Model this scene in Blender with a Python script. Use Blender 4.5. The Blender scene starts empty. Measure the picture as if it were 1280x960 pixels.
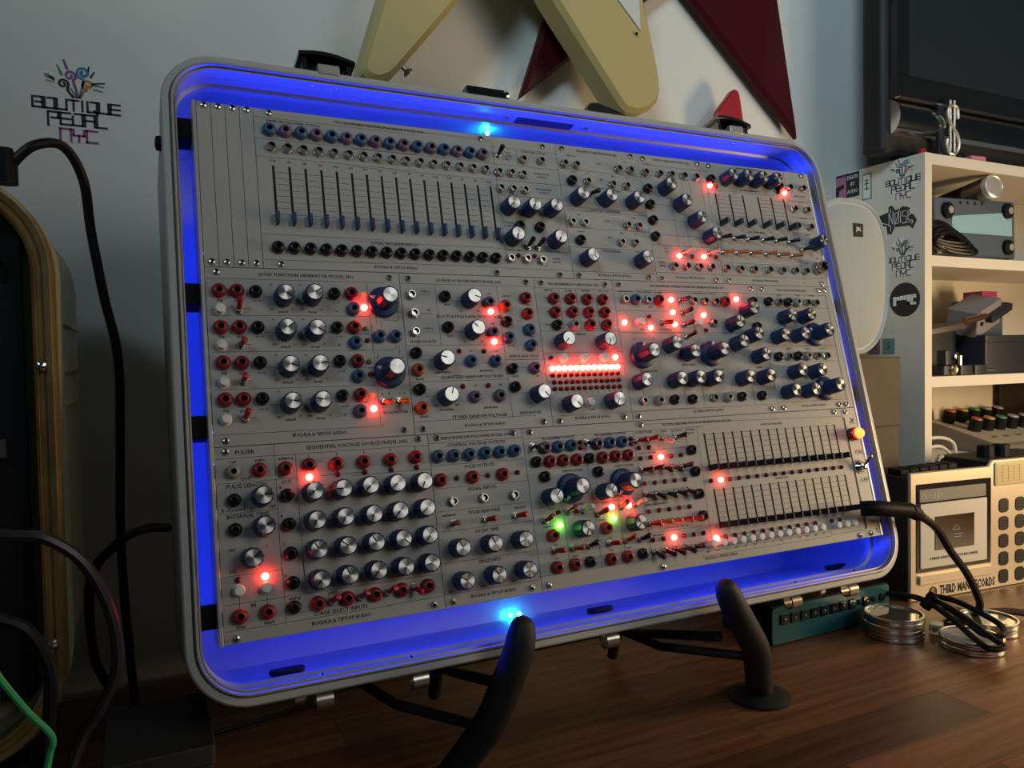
import bpy, math, random
from mathutils import Vector, Matrix
random.seed(7)
PI = math.pi
sc = bpy.context.scene
C = sc.collection
# ------------------------------------------------------------------ camera
cam_d = bpy.data.cameras.new('camera'); cam = bpy.data.objects.new('camera', cam_d); C.objects.link(cam)
cam_d.sensor_width = 36.0; cam_d.lens = 36.0 * 966.0 / 1280.0; cam_d.clip_start = .01
rgt, dwn, fwd = Vector((.898306, -.439003, -.017940)), Vector((-.030886, -.022366, -.999273)), Vector((.438283, .898207, -.033650))
cam.matrix_world = Matrix(((rgt.x, -dwn.x, -fwd.x, 0), (rgt.y, -dwn.y, -fwd.y, 0), (rgt.z, -dwn.z, -fwd.z, .33), (0, 0, 0, 1)))
sc.camera = cam
# ------------------------------------------------------------------ world, lamps, exposure
w = bpy.data.worlds.new('room_ambient'); sc.world = w; w.use_nodes = True
w.node_tree.nodes['Background'].inputs[0].default_value = (.45, .66, .8, 1); w.node_tree.nodes['Background'].inputs[1].default_value = .026
def area(name, loc, target, size, power, col, sy=None, spread=PI):
    d = bpy.data.lights.new(name, 'AREA'); d.energy = power; d.color = col; d.size = size; d.spread = spread
    if sy: d.shape = 'RECTANGLE'; d.size_y = sy
    o = bpy.data.objects.new(name, d); C.objects.link(o); o.location = loc
    o.rotation_euler = (Vector(target) - Vector(loc)).to_track_quat('-Z', 'Y').to_euler()
    return o
area('ceiling_lamp', (1.35, -1.5, 1.45), (.45, .94, .62), 1.0, 9.8, (1, .985, .93))
area('desk_lamp', (1.42, .2, .29), (.85, .66, .16), .24, 5.4, (1, .69, .36), .24)
area('window_daylight', (-1.3, -1.3, 2.0), (1.0, .94, 1.15), .7, 4.2, (.66, .88, 1), spread=.85)
sc.view_settings.view_transform = 'Standard'; sc.view_settings.look = 'None'; sc.view_settings.gamma = 1; sc.view_settings.use_curve_mapping = False
sc.view_settings.exposure = 0.0
# ------------------------------------------------------------------ materials
MATS = {}
def mat(name, col=(.5, .5, .5), rough=.5, metal=0.0, emit=None, es=1.0, bump=0, bscale=200, aniso=0, coat=0, var=0, vscale=30, trans=0, rnd=0, spec=.5):
    if name in MATS: return MATS[name]
    m = bpy.data.materials.new(name); m.use_nodes = True; nt = m.node_tree; b = nt.nodes['Principled BSDF']
    b.inputs['Base Color'].default_value = (*col, 1); b.inputs['Roughness'].default_value = rough; b.inputs['Metallic'].default_value = metal
    if emit: b.inputs['Emission Color'].default_value = (*emit, 1); b.inputs['Emission Strength'].default_value = es
    b.inputs['Specular IOR Level'].default_value = spec
    if coat: b.inputs['Coat Weight'].default_value = coat
    if trans: b.inputs['Transmission Weight'].default_value = trans
    if aniso:
        b.inputs['Anisotropic'].default_value = aniso; t = nt.nodes.new('ShaderNodeTangent'); t.direction_type = 'RADIAL'; t.axis = 'Z'
        nt.links.new(t.outputs[0], b.inputs['Tangent'])
    tc = None
    if bump or var: tc = nt.nodes.new('ShaderNodeTexCoord')
    if bump:
        n = nt.nodes.new('ShaderNodeTexNoise'); n.inputs['Scale'].default_value = bscale; n.inputs['Detail'].default_value = 3
        bp = nt.nodes.new('ShaderNodeBump'); bp.inputs['Strength'].default_value = bump; bp.inputs['Distance'].default_value = .001
        nt.links.new(tc.outputs['Object'], n.inputs['Vector']); nt.links.new(n.outputs['Fac'], bp.inputs['Height']); nt.links.new(bp.outputs['Normal'], b.inputs['Normal'])
    if var or rnd:
        mx = nt.nodes.new('ShaderNodeHueSaturation'); mx.inputs['Color'].default_value = (*col, 1)
        if var:
            n = nt.nodes.new('ShaderNodeTexNoise'); n.inputs['Scale'].default_value = vscale; n.inputs['Detail'].default_value = 5
            mr = nt.nodes.new('ShaderNodeMapRange'); mr.inputs[1].default_value = .3; mr.inputs[2].default_value = .7; mr.inputs[3].default_value = 1 - var; mr.inputs[4].default_value = 1 + var
            nt.links.new(tc.outputs['Object'], n.inputs['Vector']); nt.links.new(n.outputs['Fac'], mr.inputs[0]); nt.links.new(mr.outputs[0], mx.inputs['Value'])
        nt.links.new(mx.outputs[0], b.inputs['Base Color'])
    MATS[name] = m
    return m
def wood(name, dark=(.05, .03, .02), light=(.1, .06, .03), stretch=(1.5, 26, 26), rough=.42):
    if name in MATS: return MATS[name]
    m = bpy.data.materials.new(name); m.use_nodes = True; nt = m.node_tree; b = nt.nodes['Principled BSDF']; N = nt.nodes.new; LK = nt.links.new
    tc = N('ShaderNodeTexCoord'); oi = N('ShaderNodeObjectInfo'); mp = N('ShaderNodeMapping'); mp.inputs['Scale'].default_value = stretch
    ad = N('ShaderNodeVectorMath'); ad.operation = 'ADD'; cx = N('ShaderNodeCombineXYZ')
    mu = N('ShaderNodeMath'); mu.operation = 'MULTIPLY'; mu.inputs[1].default_value = 37
    LK(oi.outputs['Random'], mu.inputs[0]); LK(mu.outputs[0], cx.inputs[0]); LK(mu.outputs[0], cx.inputs[1])
    LK(tc.outputs['Object'], ad.inputs[0]); LK(cx.outputs[0], ad.inputs[1]); LK(ad.outputs[0], mp.inputs['Vector'])
    n1 = N('ShaderNodeTexNoise'); n1.inputs['Scale'].default_value = 3; n1.inputs['Detail'].default_value = 8; n1.inputs['Roughness'].default_value = .65; LK(mp.outputs[0], n1.inputs['Vector'])
    cr = N('ShaderNodeValToRGB'); cr.color_ramp.elements[0].position = .3; cr.color_ramp.elements[0].color = (*dark, 1); cr.color_ramp.elements[1].position = .75; cr.color_ramp.elements[1].color = (*light, 1)
    LK(n1.outputs['Fac'], cr.inputs[0])
    hs = N('ShaderNodeHueSaturation'); mr = N('ShaderNodeMapRange'); mr.inputs[3].default_value = .6; mr.inputs[4].default_value = 1.45
    LK(oi.outputs['Random'], mr.inputs[0]); LK(mr.outputs[0], hs.inputs['Value']); LK(cr.outputs[0], hs.inputs['Color']); LK(hs.outputs[0], b.inputs['Base Color'])
    bp = N('ShaderNodeBump'); bp.inputs['Strength'].default_value = .15; bp.inputs['Distance'].default_value = .001; LK(n1.outputs['Fac'], bp.inputs['Height']); LK(bp.outputs[0], b.inputs['Normal'])
    b.inputs['Roughness'].default_value = rough
    MATS[name] = m
    return m
# ------------------------------------------------------------------ mesh builder
def rrect(x0, y0, x1, y1, r, n=6):
    pts = []; r = max(min(r, (x1 - x0) / 2, (y1 - y0) / 2), 1e-6)
    for cx, cy, a0 in ((x1 - r, y1 - r, 0), (x0 + r, y1 - r, PI / 2), (x0 + r, y0 + r, PI), (x1 - r, y0 + r, 1.5 * PI)):
        for i in range(n + 1):
            a = a0 + PI / 2 * i / n; pts.append((cx + r * math.cos(a), cy + r * math.sin(a)))
    return pts
def circle(r, n=24, cx=0, cy=0): return [(cx + r * math.cos(2 * PI * i / n), cy + r * math.sin(2 * PI * i / n)) for i in range(n)]
class MB:
    def __init__(s): s.v = []; s.f = []; s.m = []; s.M = Matrix.Identity(4); s.mi = 0
    def at(s, loc=(0, 0, 0), rot=(0, 0, 0)):
        from mathutils import Euler
        s.M = Matrix.Translation(loc) @ Euler(rot).to_matrix().to_4x4(); return s
    def add(s, vs, fs, mi=None):
        o = len(s.v); s.v += [tuple(s.M @ Vector(p)) for p in vs]; s.f += [tuple(i + o for i in f) for f in fs]; s.m += [s.mi if mi is None else mi] * len(fs)
        return s
    def box(s, x0, y0, z0, x1, y1, z1, mi=None):
        v = [(x0, y0, z0), (x1, y0, z0), (x1, y1, z0), (x0, y1, z0), (x0, y0, z1), (x1, y0, z1), (x1, y1, z1), (x0, y1, z1)]
        return s.add(v, [(0, 3, 2, 1), (4, 5, 6, 7), (0, 1, 5, 4), (1, 2, 6, 5), (2, 3, 7, 6), (3, 0, 4, 7)], mi)
    def loops(s, loops, cap0=True, cap1=True, closed=True, mi=None, mis=None):
        n = len(loops[0]); vs = [p for l in loops for p in l]; o = len(s.v)
        fs = []; ms = []
        for k in range(len(loops) - 1):
            for i in range(n if closed else n - 1):
                j = (i + 1) % n; fs.append((k * n + i, k * n + j, (k + 1) * n + j, (k + 1) * n + i)); ms.append(mis[k] if mis else (s.mi if mi is None else mi))
        if cap0: fs.append(tuple(reversed(range(n)))); ms.append(mis[0] if mis else (s.mi if mi is None else mi))
        if cap1: fs.append(tuple(range((len(loops) - 1) * n, len(loops) * n))); ms.append(mis[-1] if mis else (s.mi if mi is None else mi))
        s.v += [tuple(s.M @ Vector(p)) for p in vs]; s.f += [tuple(i + o for i in f) for f in fs]; s.m += ms
        return s
    def lathe(s, prof, n=24, mis=None, mi=None, cap0=True, cap1=True):
        return s.loops([[(r * math.cos(2 * PI * i / n), r * math.sin(2 * PI * i / n), z) for i in range(n)] for r, z in prof], cap0, cap1, True, mi, mis)
    def prism(s, pts, z0, z1, b=0, mi=None):
        if not b: return s.loops([[(x, y, z0) for x, y in pts], [(x, y, z1) for x, y in pts]], mi=mi)
        n = len(pts); ins = []
        for i in range(n):
            p0, p, p1 = Vector(pts[i - 1]), Vector(pts[i]), Vector(pts[(i + 1) % n])
            d0 = (p - p0); d1 = (p1 - p)
            n0 = Vector((-d0.y, d0.x)); n1 = Vector((-d1.y, d1.x))
            if n0.length < 1e-9: n0 = n1
            if n1.length < 1e-9: n1 = n0
            n0.normalize(); n1.normalize(); bi = n0 + n1
            if bi.length < 1e-6: bi = n0
            bi.normalize(); k = b / max(.35, bi.dot(n0)); ins.append((p.x + bi.x * k, p.y + bi.y * k))
        return s.loops([[(x, y, z0) for x, y in ins], [(x, y, z0 + b) for x, y in pts], [(x, y, z1 - b) for x, y in pts], [(x, y, z1) for x, y in ins]], mi=mi)
    def rbox(s, x0, y0, z0, x1, y1, z1, r=.003, b=.001, mi=None, n=4): return s.prism(rrect(x0, y0, x1, y1, r, n), z0, z1, b, mi)
    def tube(s, pts, r, n=10, mi=None, cap=True, r1=None):
        pts = [Vector(p) for p in pts]; L = []; up = None; N = len(pts)
        for i, p in enumerate(pts):
            t = (pts[min(i + 1, N - 1)] - pts[max(i - 1, 0)]).normalized()
            if up is None: up = Vector((0, 0, 1)) if abs(t.z) < .9 else Vector((1, 0, 0))
            a = t.cross(up).normalized(); up = a.cross(t).normalized()
            rr = r if r1 is None else r + (r1 - r) * i / (N - 1)
            if callable(r): rr = r(i / (N - 1))
            L.append([tuple(p + (a * math.cos(2 * PI * k / n) + up * math.sin(2 * PI * k / n)) * rr) for k in range(n)])
        return s.loops(L, cap, cap, True, mi)
    def sphere(s, c, r, n=12, mi=None, half=False, sx=1, sy=1, sz=1):
        prof = []
        k = n // 2
        for i in range(k + 1):
            a = (0 if half else -PI / 2) + (PI / 2 if half else PI) * i / k
            prof.append((max(r * math.cos(a), 1e-5), r * math.sin(a)))
        old = s.M; s.M = s.M @ Matrix.Translation(c) @ Matrix.Diagonal((sx, sy, sz, 1)); s.lathe(prof, n, mi=mi); s.M = old
        return s
    def mesh(s, name, mats, smooth=True, ang=35):
        me = bpy.data.meshes.new(name); me.from_pydata(s.v, [], s.f)
        for m in (mats if isinstance(mats, (list, tuple)) else [mats]): me.materials.append(m)
        me.polygons.foreach_set('material_index', s.m); me.polygons.foreach_set('use_smooth', [smooth] * len(s.f)); me.update()
        if smooth: me.set_sharp_from_angle(angle=math.radians(ang))
        return me
    def build(s, name, mats, parent=None, loc=(0, 0, 0), rot=(0, 0, 0), smooth=True):
        return inst(name, s.mesh(name, mats, smooth), parent, loc, rot)
def inst(name, me, parent=None, loc=(0, 0, 0), rot=(0, 0, 0)):
    o = bpy.data.objects.new(name, me); C.objects.link(o); o.parent = parent; o.location = loc; o.rotation_euler = rot
    return o
def tag(o, label, cat, group=None, kind=None):
    if label: o['label'] = label
    if cat: o['category'] = cat
    if group: o['group'] = group
    if kind: o['kind'] = kind
    return o
def thing(name, label, cat, loc=(0, 0, 0), rot=(0, 0, 0), group=None):
    o = bpy.data.objects.new(name, None); C.objects.link(o); o.empty_display_size = .02; o.location = loc; o.rotation_euler = rot
    return tag(o, label, cat, group)
def curve_pts(pts, n=10):
    P = [Vector(p) for p in pts]; P = [P[0] * 2 - P[1]] + P + [P[-1] * 2 - P[-2]]; out = []
    for i in range(1, len(P) - 2):
        for k in range(n):
            t = k / n; a, b, c, d = P[i - 1], P[i], P[i + 1], P[i + 2]
            out.append(.5 * ((2 * b) + (c - a) * t + (2 * a - 5 * b + 4 * c - d) * t * t + (3 * b - a - 3 * c + d) * t ** 3))
    out.append(P[-2]); return out
TEXTQ = []
def text_mesh(name, items, material, parent, loc=(0, 0, 0), rot=(0, 0, 0), lift=.00012, bold=.026):
    """items: (x, y, size, string[, scale_x]) in the parent's xy plane; queued and joined into one print mesh."""
    TEXTQ.append((name, items, material, parent, loc, rot, lift, bold))
def flush_text():
    fobs = []
    for q in TEXTQ:
        for it in q[1]:
            cu = bpy.data.curves.new('t', 'FONT'); cu.body = it[3]; cu.size = it[2]; cu.align_x = 'CENTER'; cu.align_y = 'CENTER'; cu.resolution_u = 1; cu.offset = min(it[2] * q[7], .00009) if q[7] < .05 else it[2] * q[7] * .6
            if it[3].islower() and len(it[3]) > 2: cu.shear = .2
            o = bpy.data.objects.new('t', cu); C.objects.link(o); fobs.append(o)
    bpy.context.view_layer.update(); dg = bpy.context.evaluated_depsgraph_get(); k = 0
    for name, items, material, parent, loc, rot, lift, bold in TEXTQ:
        b = MB()
        for it in items:
            e = fobs[k].evaluated_get(dg); me = e.to_mesh(); sx = it[4] if len(it) > 4 else 1
            b.add([(v.co.x * sx + it[0], v.co.y + it[1], lift) for v in me.vertices], [tuple(p.vertices) for p in me.polygons]); e.to_mesh_clear(); k += 1
        b.build(name, material, parent, loc, rot, smooth=False)['kind'] = 'stuff'
    for o in fobs:
        cu = o.data; bpy.data.objects.remove(o); bpy.data.curves.remove(cu)
    TEXTQ.clear()
# ------------------------------------------------------------------ palette
BLACK = mat('black_plastic', (.006, .006, .007), .55, spec=.15); RUBBER = mat('black_rubber', (.01, .01, .011), .6, bump=.2, bscale=400)
WHITE = mat('white_paint', (.72, .7, .66), .5, bump=.05, bscale=150); CHROME = mat('polished_chrome', (.75, .74, .72), .12, 1)
ALU = mat('brushed_aluminium', (.56, .55, .54), .34, 1, bump=.08, bscale=600); SHELL = mat('case_aluminium', (.42, .42, .42), .42, .55, bump=.06, bscale=300)
INK = mat('navy_ink', (.012, .012, .03), .6); NAVY = mat('navy_plastic', (.009, .038, .13), .45)
PANEL = mat('panel_aluminium', (.4, .39, .37), .5, .1, bump=.05, bscale=900); SILVER = mat('spun_metal', (.55, .54, .52), .32, 1, aniso=.9)
# ------------------------------------------------------------------ the setting
def struct(name, mb, m, **k):
    o = mb.build(name, m, **k); o['kind'] = 'structure'; return o
struct('wall_back', MB().box(-1.6, .94, -.75, 3.0, 1.04, 2.4), mat('wall_paint', (.72, .72, .68), .55, bump=.12, bscale=90, var=.03, vscale=4))
struct('floor', MB().box(-1.6, -2.6, -.8, 3.0, .94, -.75), wood('floor_boards', (.06, .035, .02), (.14, .08, .045), (2, 14, 14)))
desk = thing('desk', 'dark brown butcher-block desk of glued wooden staves', 'desk', (0, 0, -.75))
STAVE = wood('walnut_stave', (.06, .023, .0095), (.23, .098, .042), rough=.46)
y = .047
while y < .87:
    x = -.75 + random.uniform(-.3, 0); hit = abs(y - .487) < .01
    if hit: x = .48 - 1.35
    while x < 2.1:
        ln = random.uniform(.28, .55)
        if hit: ln = .45
        x1 = min(x + ln, 2.12); x0 = max(x, -.75)
        if x1 - x0 > .02:
            d = random.uniform(-.0005, -.0001)
            MB().box(-(x1 - x0) / 2 + .0002, -.0273, -.03, (x1 - x0) / 2 - .0002, .0273, d).build('plank', STAVE, desk, ((x0 + x1) / 2, y + .0275, .75))
        x += ln
    y += .055
MB().box(-.7, .1, .66, 2.05, .88, .719).build('apron', STAVE, desk)
for lx in (-.66, 2.0):
    for ly in (.14, .84): MB().rbox(lx - .03, ly - .03, 0, lx + .03, ly + .03, .66, .006, .002).build('leg', STAVE, desk)
# ------------------------------------------------------------------ the synthesizer case (panel frame: x right, y up the panel, z out of it, metres from the panel's upper left corner)
PO = Vector((.045621, .639188, .530419)); PROT = (1.32631, 0, 0)
case = thing('synth_case', 'silver rounded aluminium suitcase glowing blue inside, leaning back on a stand', 'case', PO, PROT)
def cl(ins, z, r0=.042): return [(x, yy, z) for x, yy in rrect(-.0215 + ins, -.442 + ins, .664 - ins, .0415 - ins, r0 - ins, 10)]
b = MB(); b.loops([cl(.0015, -.15), cl(0, -.147), cl(0, -.018), cl(.0087, -.018), cl(.0087, -.146)], cap0=True, cap1=True); b.build('shell', SHELL, case)
RIM = mat('rim_aluminium', (.5, .48, .45), .4, .6, bump=.05, bscale=500)
b = MB(); pr = [(.0, -.034), (-.0006, -.033), (-.0006, -.003), (.0006, -.0018), (.005, -.0018), (.0053, -.0042), (.0062, -.0042), (.0064, .0004), (.0069, .001), (.0081, .001), (.0085, 0), (.0085, -.0045), (.0093, -.0045), (.0094, -.003), (.0104, -.003), (.0104, -.008), (.0086, -.009), (.0086, -.026), (.0112, -.0275), (.0112, -.0335), (.0086, -.035)]
b.loops([cl(i, z) for i, z in pr], cap0=False, cap1=False, mis=[1] * 5 + [0] * (len(pr) - 6)); b.build('rim', [RIM, mat('rim_satin_grey', (.46, .455, .44), .5, .2)], case)
BLUE = mat('blue_led_strip', (.1, .1, .3), .5, emit=(.012, .035, 1), es=19); CYAN = mat('cyan_hot_spot', (.2, .5, .6), .4, emit=(.01, .5, 1), es=85); CYAN2 = mat('cyan_hot_spot_bright', (.2, .5, .6), .4, emit=(.01, .45, 1), es=420)
for x0, y0, x1, y1 in ((.02, -.014, .62, -.008), (.02, -.393, .62, -.387)): MB().box(x0, y0, -.05, x1, y1, -.042).build('led_strip', BLUE, case)
for x0 in (.006, .629): MB().box(x0, -.39, -.05, x0 + .005, -.012, -.044).build('led_strip', BLUE, case)
for x0, yy, zz in ((.268, .0285, -.042), (.2755, -.4295, -.139), (.2845, -.4295, -.139)): MB().sphere((0, 0, 0), .0022, 10).build('hot_spot_bead', CYAN2 if yy > 0 else CYAN, case, (x0, yy, zz))  # glowing beads added to imitate cyan reflections on the inner walls
for x0 in (0, .6373): MB().rbox(x0 - .0006, -.4012, -.036, x0 + .0022, .0004, .0006, .0008, .0004).build('side_cheek', RIM, case)
for v in (.006, .127, .1335, .1395, .2605, .2672, .273, .394): MB().box(.0022, -v - .004, -.014, .637, -v + .004, -.0015).build('rail_and_light_block', mat('rail_dark', (.05, .05, .05), .6), case)  # real rails, plus one added behind each row gap to block blue light leaks
for v in (.0185, .1515, .2505, .3815):
    MB().rbox(-.0125, -v - .008, -.03, -.0003, -v + .008, -.009, .001, .0006).build('bracket', BLACK, case)
    MB().rbox(.6402, -v - .008, -.03, .6524, -v + .008, -.009, .001, .0006).build('bracket', BLACK, case)
RV = MB().lathe([(.0024, 0), (.0024, .0008), (.0014, .0018), (.0002, .002)], 10).mesh('rivet', CHROME)
for x0 in (.095, .115, .53, .55): inst('rivet', RV, case, (x0, .034, -.011), (PI / 2, 0, 0))
for x0 in (.067, .133, .44, .52, .6): inst('rivet', RV, case, (x0, -.4325, -.011), (-PI / 2, 0, 0))
for x0 in (.279, .367): inst('bolt', RV, case, (x0, .0325, -.02), (PI / 2, 0, 0))
MB().box(.289, .0325, -.034, .351, .0334, -.016).build('lock_plate', mat('lock_plate_blue', (.05, .05, .1), .35, .5), case)
for x0, z0 in ((.05, -.055), (.335, -.07), (.63, -.06)): MB().at((x0, -.4325, z0), (-PI / 2, 0, 0)).prism(rrect(-.013, -.007, .013, .007, .006), 0, .004, .001).build('hole_plug', BLACK, case)
# latches along the top, hinge knuckles below
DCH = mat('dark_chrome', (.2, .19, .18), .2, 1)
def latch(u, m, hi, lo, tilt):
    n = 12; arc = [(-.0235 + .047 * i / n, hi + (lo - hi) * i / n + .0035 * math.sin(PI * i / n)) for i in range(n + 1)]
    o = MB().prism([(x, yy - .0035) for x, yy in arc] + arc[::-1], -.036, -.002, .0005).build('latch', m, case, (u, .0415, 0))
    for x in (-.0205, .0165): MB().prism([(x, 0), (x + .004, 0), (x + .004, hi - .003 if x < 0 else lo - .003), (x, hi - .003 if x < 0 else lo - .003)], -.034, -.006).build('latch_side', m, o)
    MB().box(-.0165, 0, -.033, .0165, min(hi, lo) - .004, -.012).build('latch_recess', BLACK, o)
    MB().rbox(-.009, -.002, -.01, .009, .0065, -.0005, .001, .0004).build('latch_tongue', RIM, o); MB().tube([(-.009, .007, -.005), (.009, .007, -.005)], .0012, 8).build('latch_pin', CHROME, o)
latch(.1075, DCH, .0175, .0145, 0); latch(.548, mat('latch_chrome', (.6, .58, .55), .12, 1), .017, .012, 0)
o = MB().at((0, 0, 0), (0, PI / 2, 0)).prism([(.002, 0), (.022, 0), (.02, .0085), (.014, .0115), (.006, .0108)], -.022, .018, .0015).build('handle_mount', DCH, case, (.2555, .0415, 0)); MB().lathe([(.0075, 0), (.0085, .0015), (.006, .0035)], 16).build('pivot_pin', CHROME, o, (.018, .0045, -.011), (0, PI / 2, 0))
o = MB().prism([(-.02, 0), (.024, 0), (.024, .0018), (.012, .006), (-.008, .0108), (-.016, .0098), (-.02, .004)], -.022, -.002, .001).build('handle_mount', DCH, case, (.381, .0415, 0)); MB().lathe([(.0012, 0), (.0012, .001)], 8).build('pivot_pin', CHROME, o, (-.013, .003, -.0022))
for u in (.067, .1375, .306, .514, .591):
    b = MB().at((u, -.4485, -.012), (0, PI / 2, 0)); R0, R1 = .0068, .0052
    b.loops([[(R0 * math.cos(a), R0 * math.sin(a), z) for a in [2 * PI * i / 20 for i in range(20)]] for z in (-.006, .006)] + [[(R1 * math.cos(a), R1 * math.sin(a), z) for a in [2 * PI * i / 20 for i in range(20)]] for z in (.006, -.006)] + [[(R0 * math.cos(a), R0 * math.sin(a), -.006) for a in [2 * PI * i / 20 for i in range(20)]]], cap0=False, cap1=False)
    b.build('hinge_knuckle', mat('satin_nickel', (.6, .56, .5), .3, 1), case)
for u in (.05, .57): MB().lathe([(.006, 0), (.006, .006), (.005, .008)], 14).build('hinge_pin', mat('satin_nickel'), case, (u, -.447, -.035), (0, PI / 2, 0))
MB().lathe([(.006, 0), (.0055, .004), (.003, .005)], 14).build('side_button', BLACK, case, (-.0215, -.028, -.02), (0, -PI / 2, 0))
# ------------------------------------------------------------------ control meshes shared by the modules
def jack_mesh(key, col, r=.0052):
    m = [mat('jack_' + key, col, .38), mat('socket_black', (.003, .003, .003), .7)]
    return MB().lathe([(r, 0), (r, .0032), (r * .9, .0048), (r * .68, .0058), (r * .46, .006), (r * .4, .0054), (r * .38, .0022), (.0001, .002)], 22, mis=[0, 0, 0, 0, 0, 1, 1]).mesh('jack', m)
JM = dict(R=jack_mesh('red', (.3, .014, .02)), B=jack_mesh('blue', (.035, .115, .24)), K=jack_mesh('black', (.008, .008, .009), .0047), V=jack_mesh('violet', (.17, .105, .2)), O=jack_mesh('orange', (.5, .075, .025)), W=jack_mesh('pale_grey', (.34, .33, .3), .0048))
def nut(r, h):
    b = MB(); b.lathe([(r, 0), (r, h * .35), (r * .92, h * .42)], 6, mi=0); b.lathe([(r * .8, h * .4), (r * .8, h * .85), (r * .7, h), (r * .57, h), (r * .52, h * .9), (r * .5, h * .3), (.0001, h * .3)], 18, mis=[0, 0, 0, 0, 1, 1])
    return b.mesh('jack', [mat('nickel', (.52, .5, .46), .26, 1), mat('socket_black')])
JM['M'] = nut(.0043, .005); JM['Q'] = nut(.0078, .011)
def fluted(r, z0, z1, n=48, taper=.94):
    L = []
    for z, k in ((z0, 1), (z0 + (z1 - z0) * .9, taper), (z1 - .0006, taper - .01), (z1, taper - .07)):
        L.append([((r * k + (.00022 if i % 4 < 2 else -.00022)) * math.cos(2 * PI * i / n), (r * k + (.00022 if i % 4 < 2 else -.00022)) * math.sin(2 * PI * i / n), z) for i in range(n)])
    return L
KB = MB().loops(fluted(.0071, .0006, .015)).mesh('knob', NAVY); KC = MB().lathe([(.0056, .0148), (.0056, .0152)], 28).mesh('cap', SILVER, ang=12)
KP = MB().box(.0003, -.00042, .0152, .0055, .00042, .0154).mesh('pointer', BLACK)
BK = MB(); BK.lathe([(.0125, .0006), (.0125, .003), (.0115, .0045), (.008, .0058)], 36); BK.loops(fluted(.0076, .005, .022)); BK = BK.mesh('knob', NAVY)
BC = MB().lathe([(.0056, .0218), (.0056, .0222)], 28).mesh('cap', SILVER, ang=12); BP = MB().prism([(.0122, 0), (.0082, .0017), (.0082, -.0017)], .0049, .0061).mesh('pointer', mat('white_print', (.8, .8, .78), .5))
SL = {'b': MB().prism([(-.001, -.0045), (.001, -.0045), (.0013, .0045), (-.0013, .0045)], 0, .0075, .0004).mesh('slider_cap', NAVY), 'k': MB().prism([(-.0012, -.0027), (.0012, -.0027), (.0012, .0027), (-.0012, .0027)], 0, .0125, .0004).mesh('slider_cap', mat('dark_navy_plastic', (.006, .01, .022), .35))}
SLOTM = mat('slot_black', (.004, .004, .004), .8)
LEDM = {k: MB().lathe([(q * x, q * z) for q in ((1.2,) if k in 'RG' else (1,)) for x, z in ((.0021, 0), (.0021, .0013), (.0018, .0022), (.001, .0029), (.0001, .0031))], 12).mesh('indicator_light', m) for k, m in dict(  # lit red and green domes enlarged to imitate bloom
    R=mat('led_red_lit', (.8, .1, .08), .3, emit=(1, .03, .02), es=70), r=mat('led_red_dark', (.16, .008, .008), .25), G=mat('led_green_lit', (.2, .8, .1), .3, emit=(.14, 1, .03), es=24),
    o=mat('led_orange_lit', (.8, .2, .06), .3, emit=(1, .12, .03), es=.7), y=mat('led_amber_dark', (.28, .2, .09), .3)).items()}
BTN = MB().lathe([(.0042, 0), (.0042, .0006), (.0034, .0006), (.0036, .0052), (.0031, .006), (.0001, .0062)], 20).mesh('push_button', mat('button_white', (.85, .83, .8), .4))
SCR = MB(); SCR.lathe([(.0027, 0), (.0027, .0006), (.0022, .0015), (.001, .0019), (.0009, .0008), (.0001, .0008)], 14, mis=[0, 0, 0, 0, 1]); SCR = SCR.mesh('screw', [mat('nickel'), BLACK])
BUSH = MB(); BUSH.lathe([(.0032, 0), (.0032, .0012)], 6); BUSH.lathe([(.0024, .0012), (.0024, .003), (.0018, .0036)], 14); BUSH = BUSH.mesh('toggle_switch', mat('nickel'))
LEVM = {k: MB().lathe([(.0013, 0), (.0017, .002), (.0019, .004), (.0023, .0095), (.0021, .0108), (.0009, .0113)], 12).mesh('lever', m) for k, m in dict(R=mat('lever_red', (.42, .016, .022), .35), N=mat('dark_navy_plastic'), W=mat('lever_white', (.62, .58, .54), .4), O=mat('lever_orange', (.5, .19, .045), .4)).items()}
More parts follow.
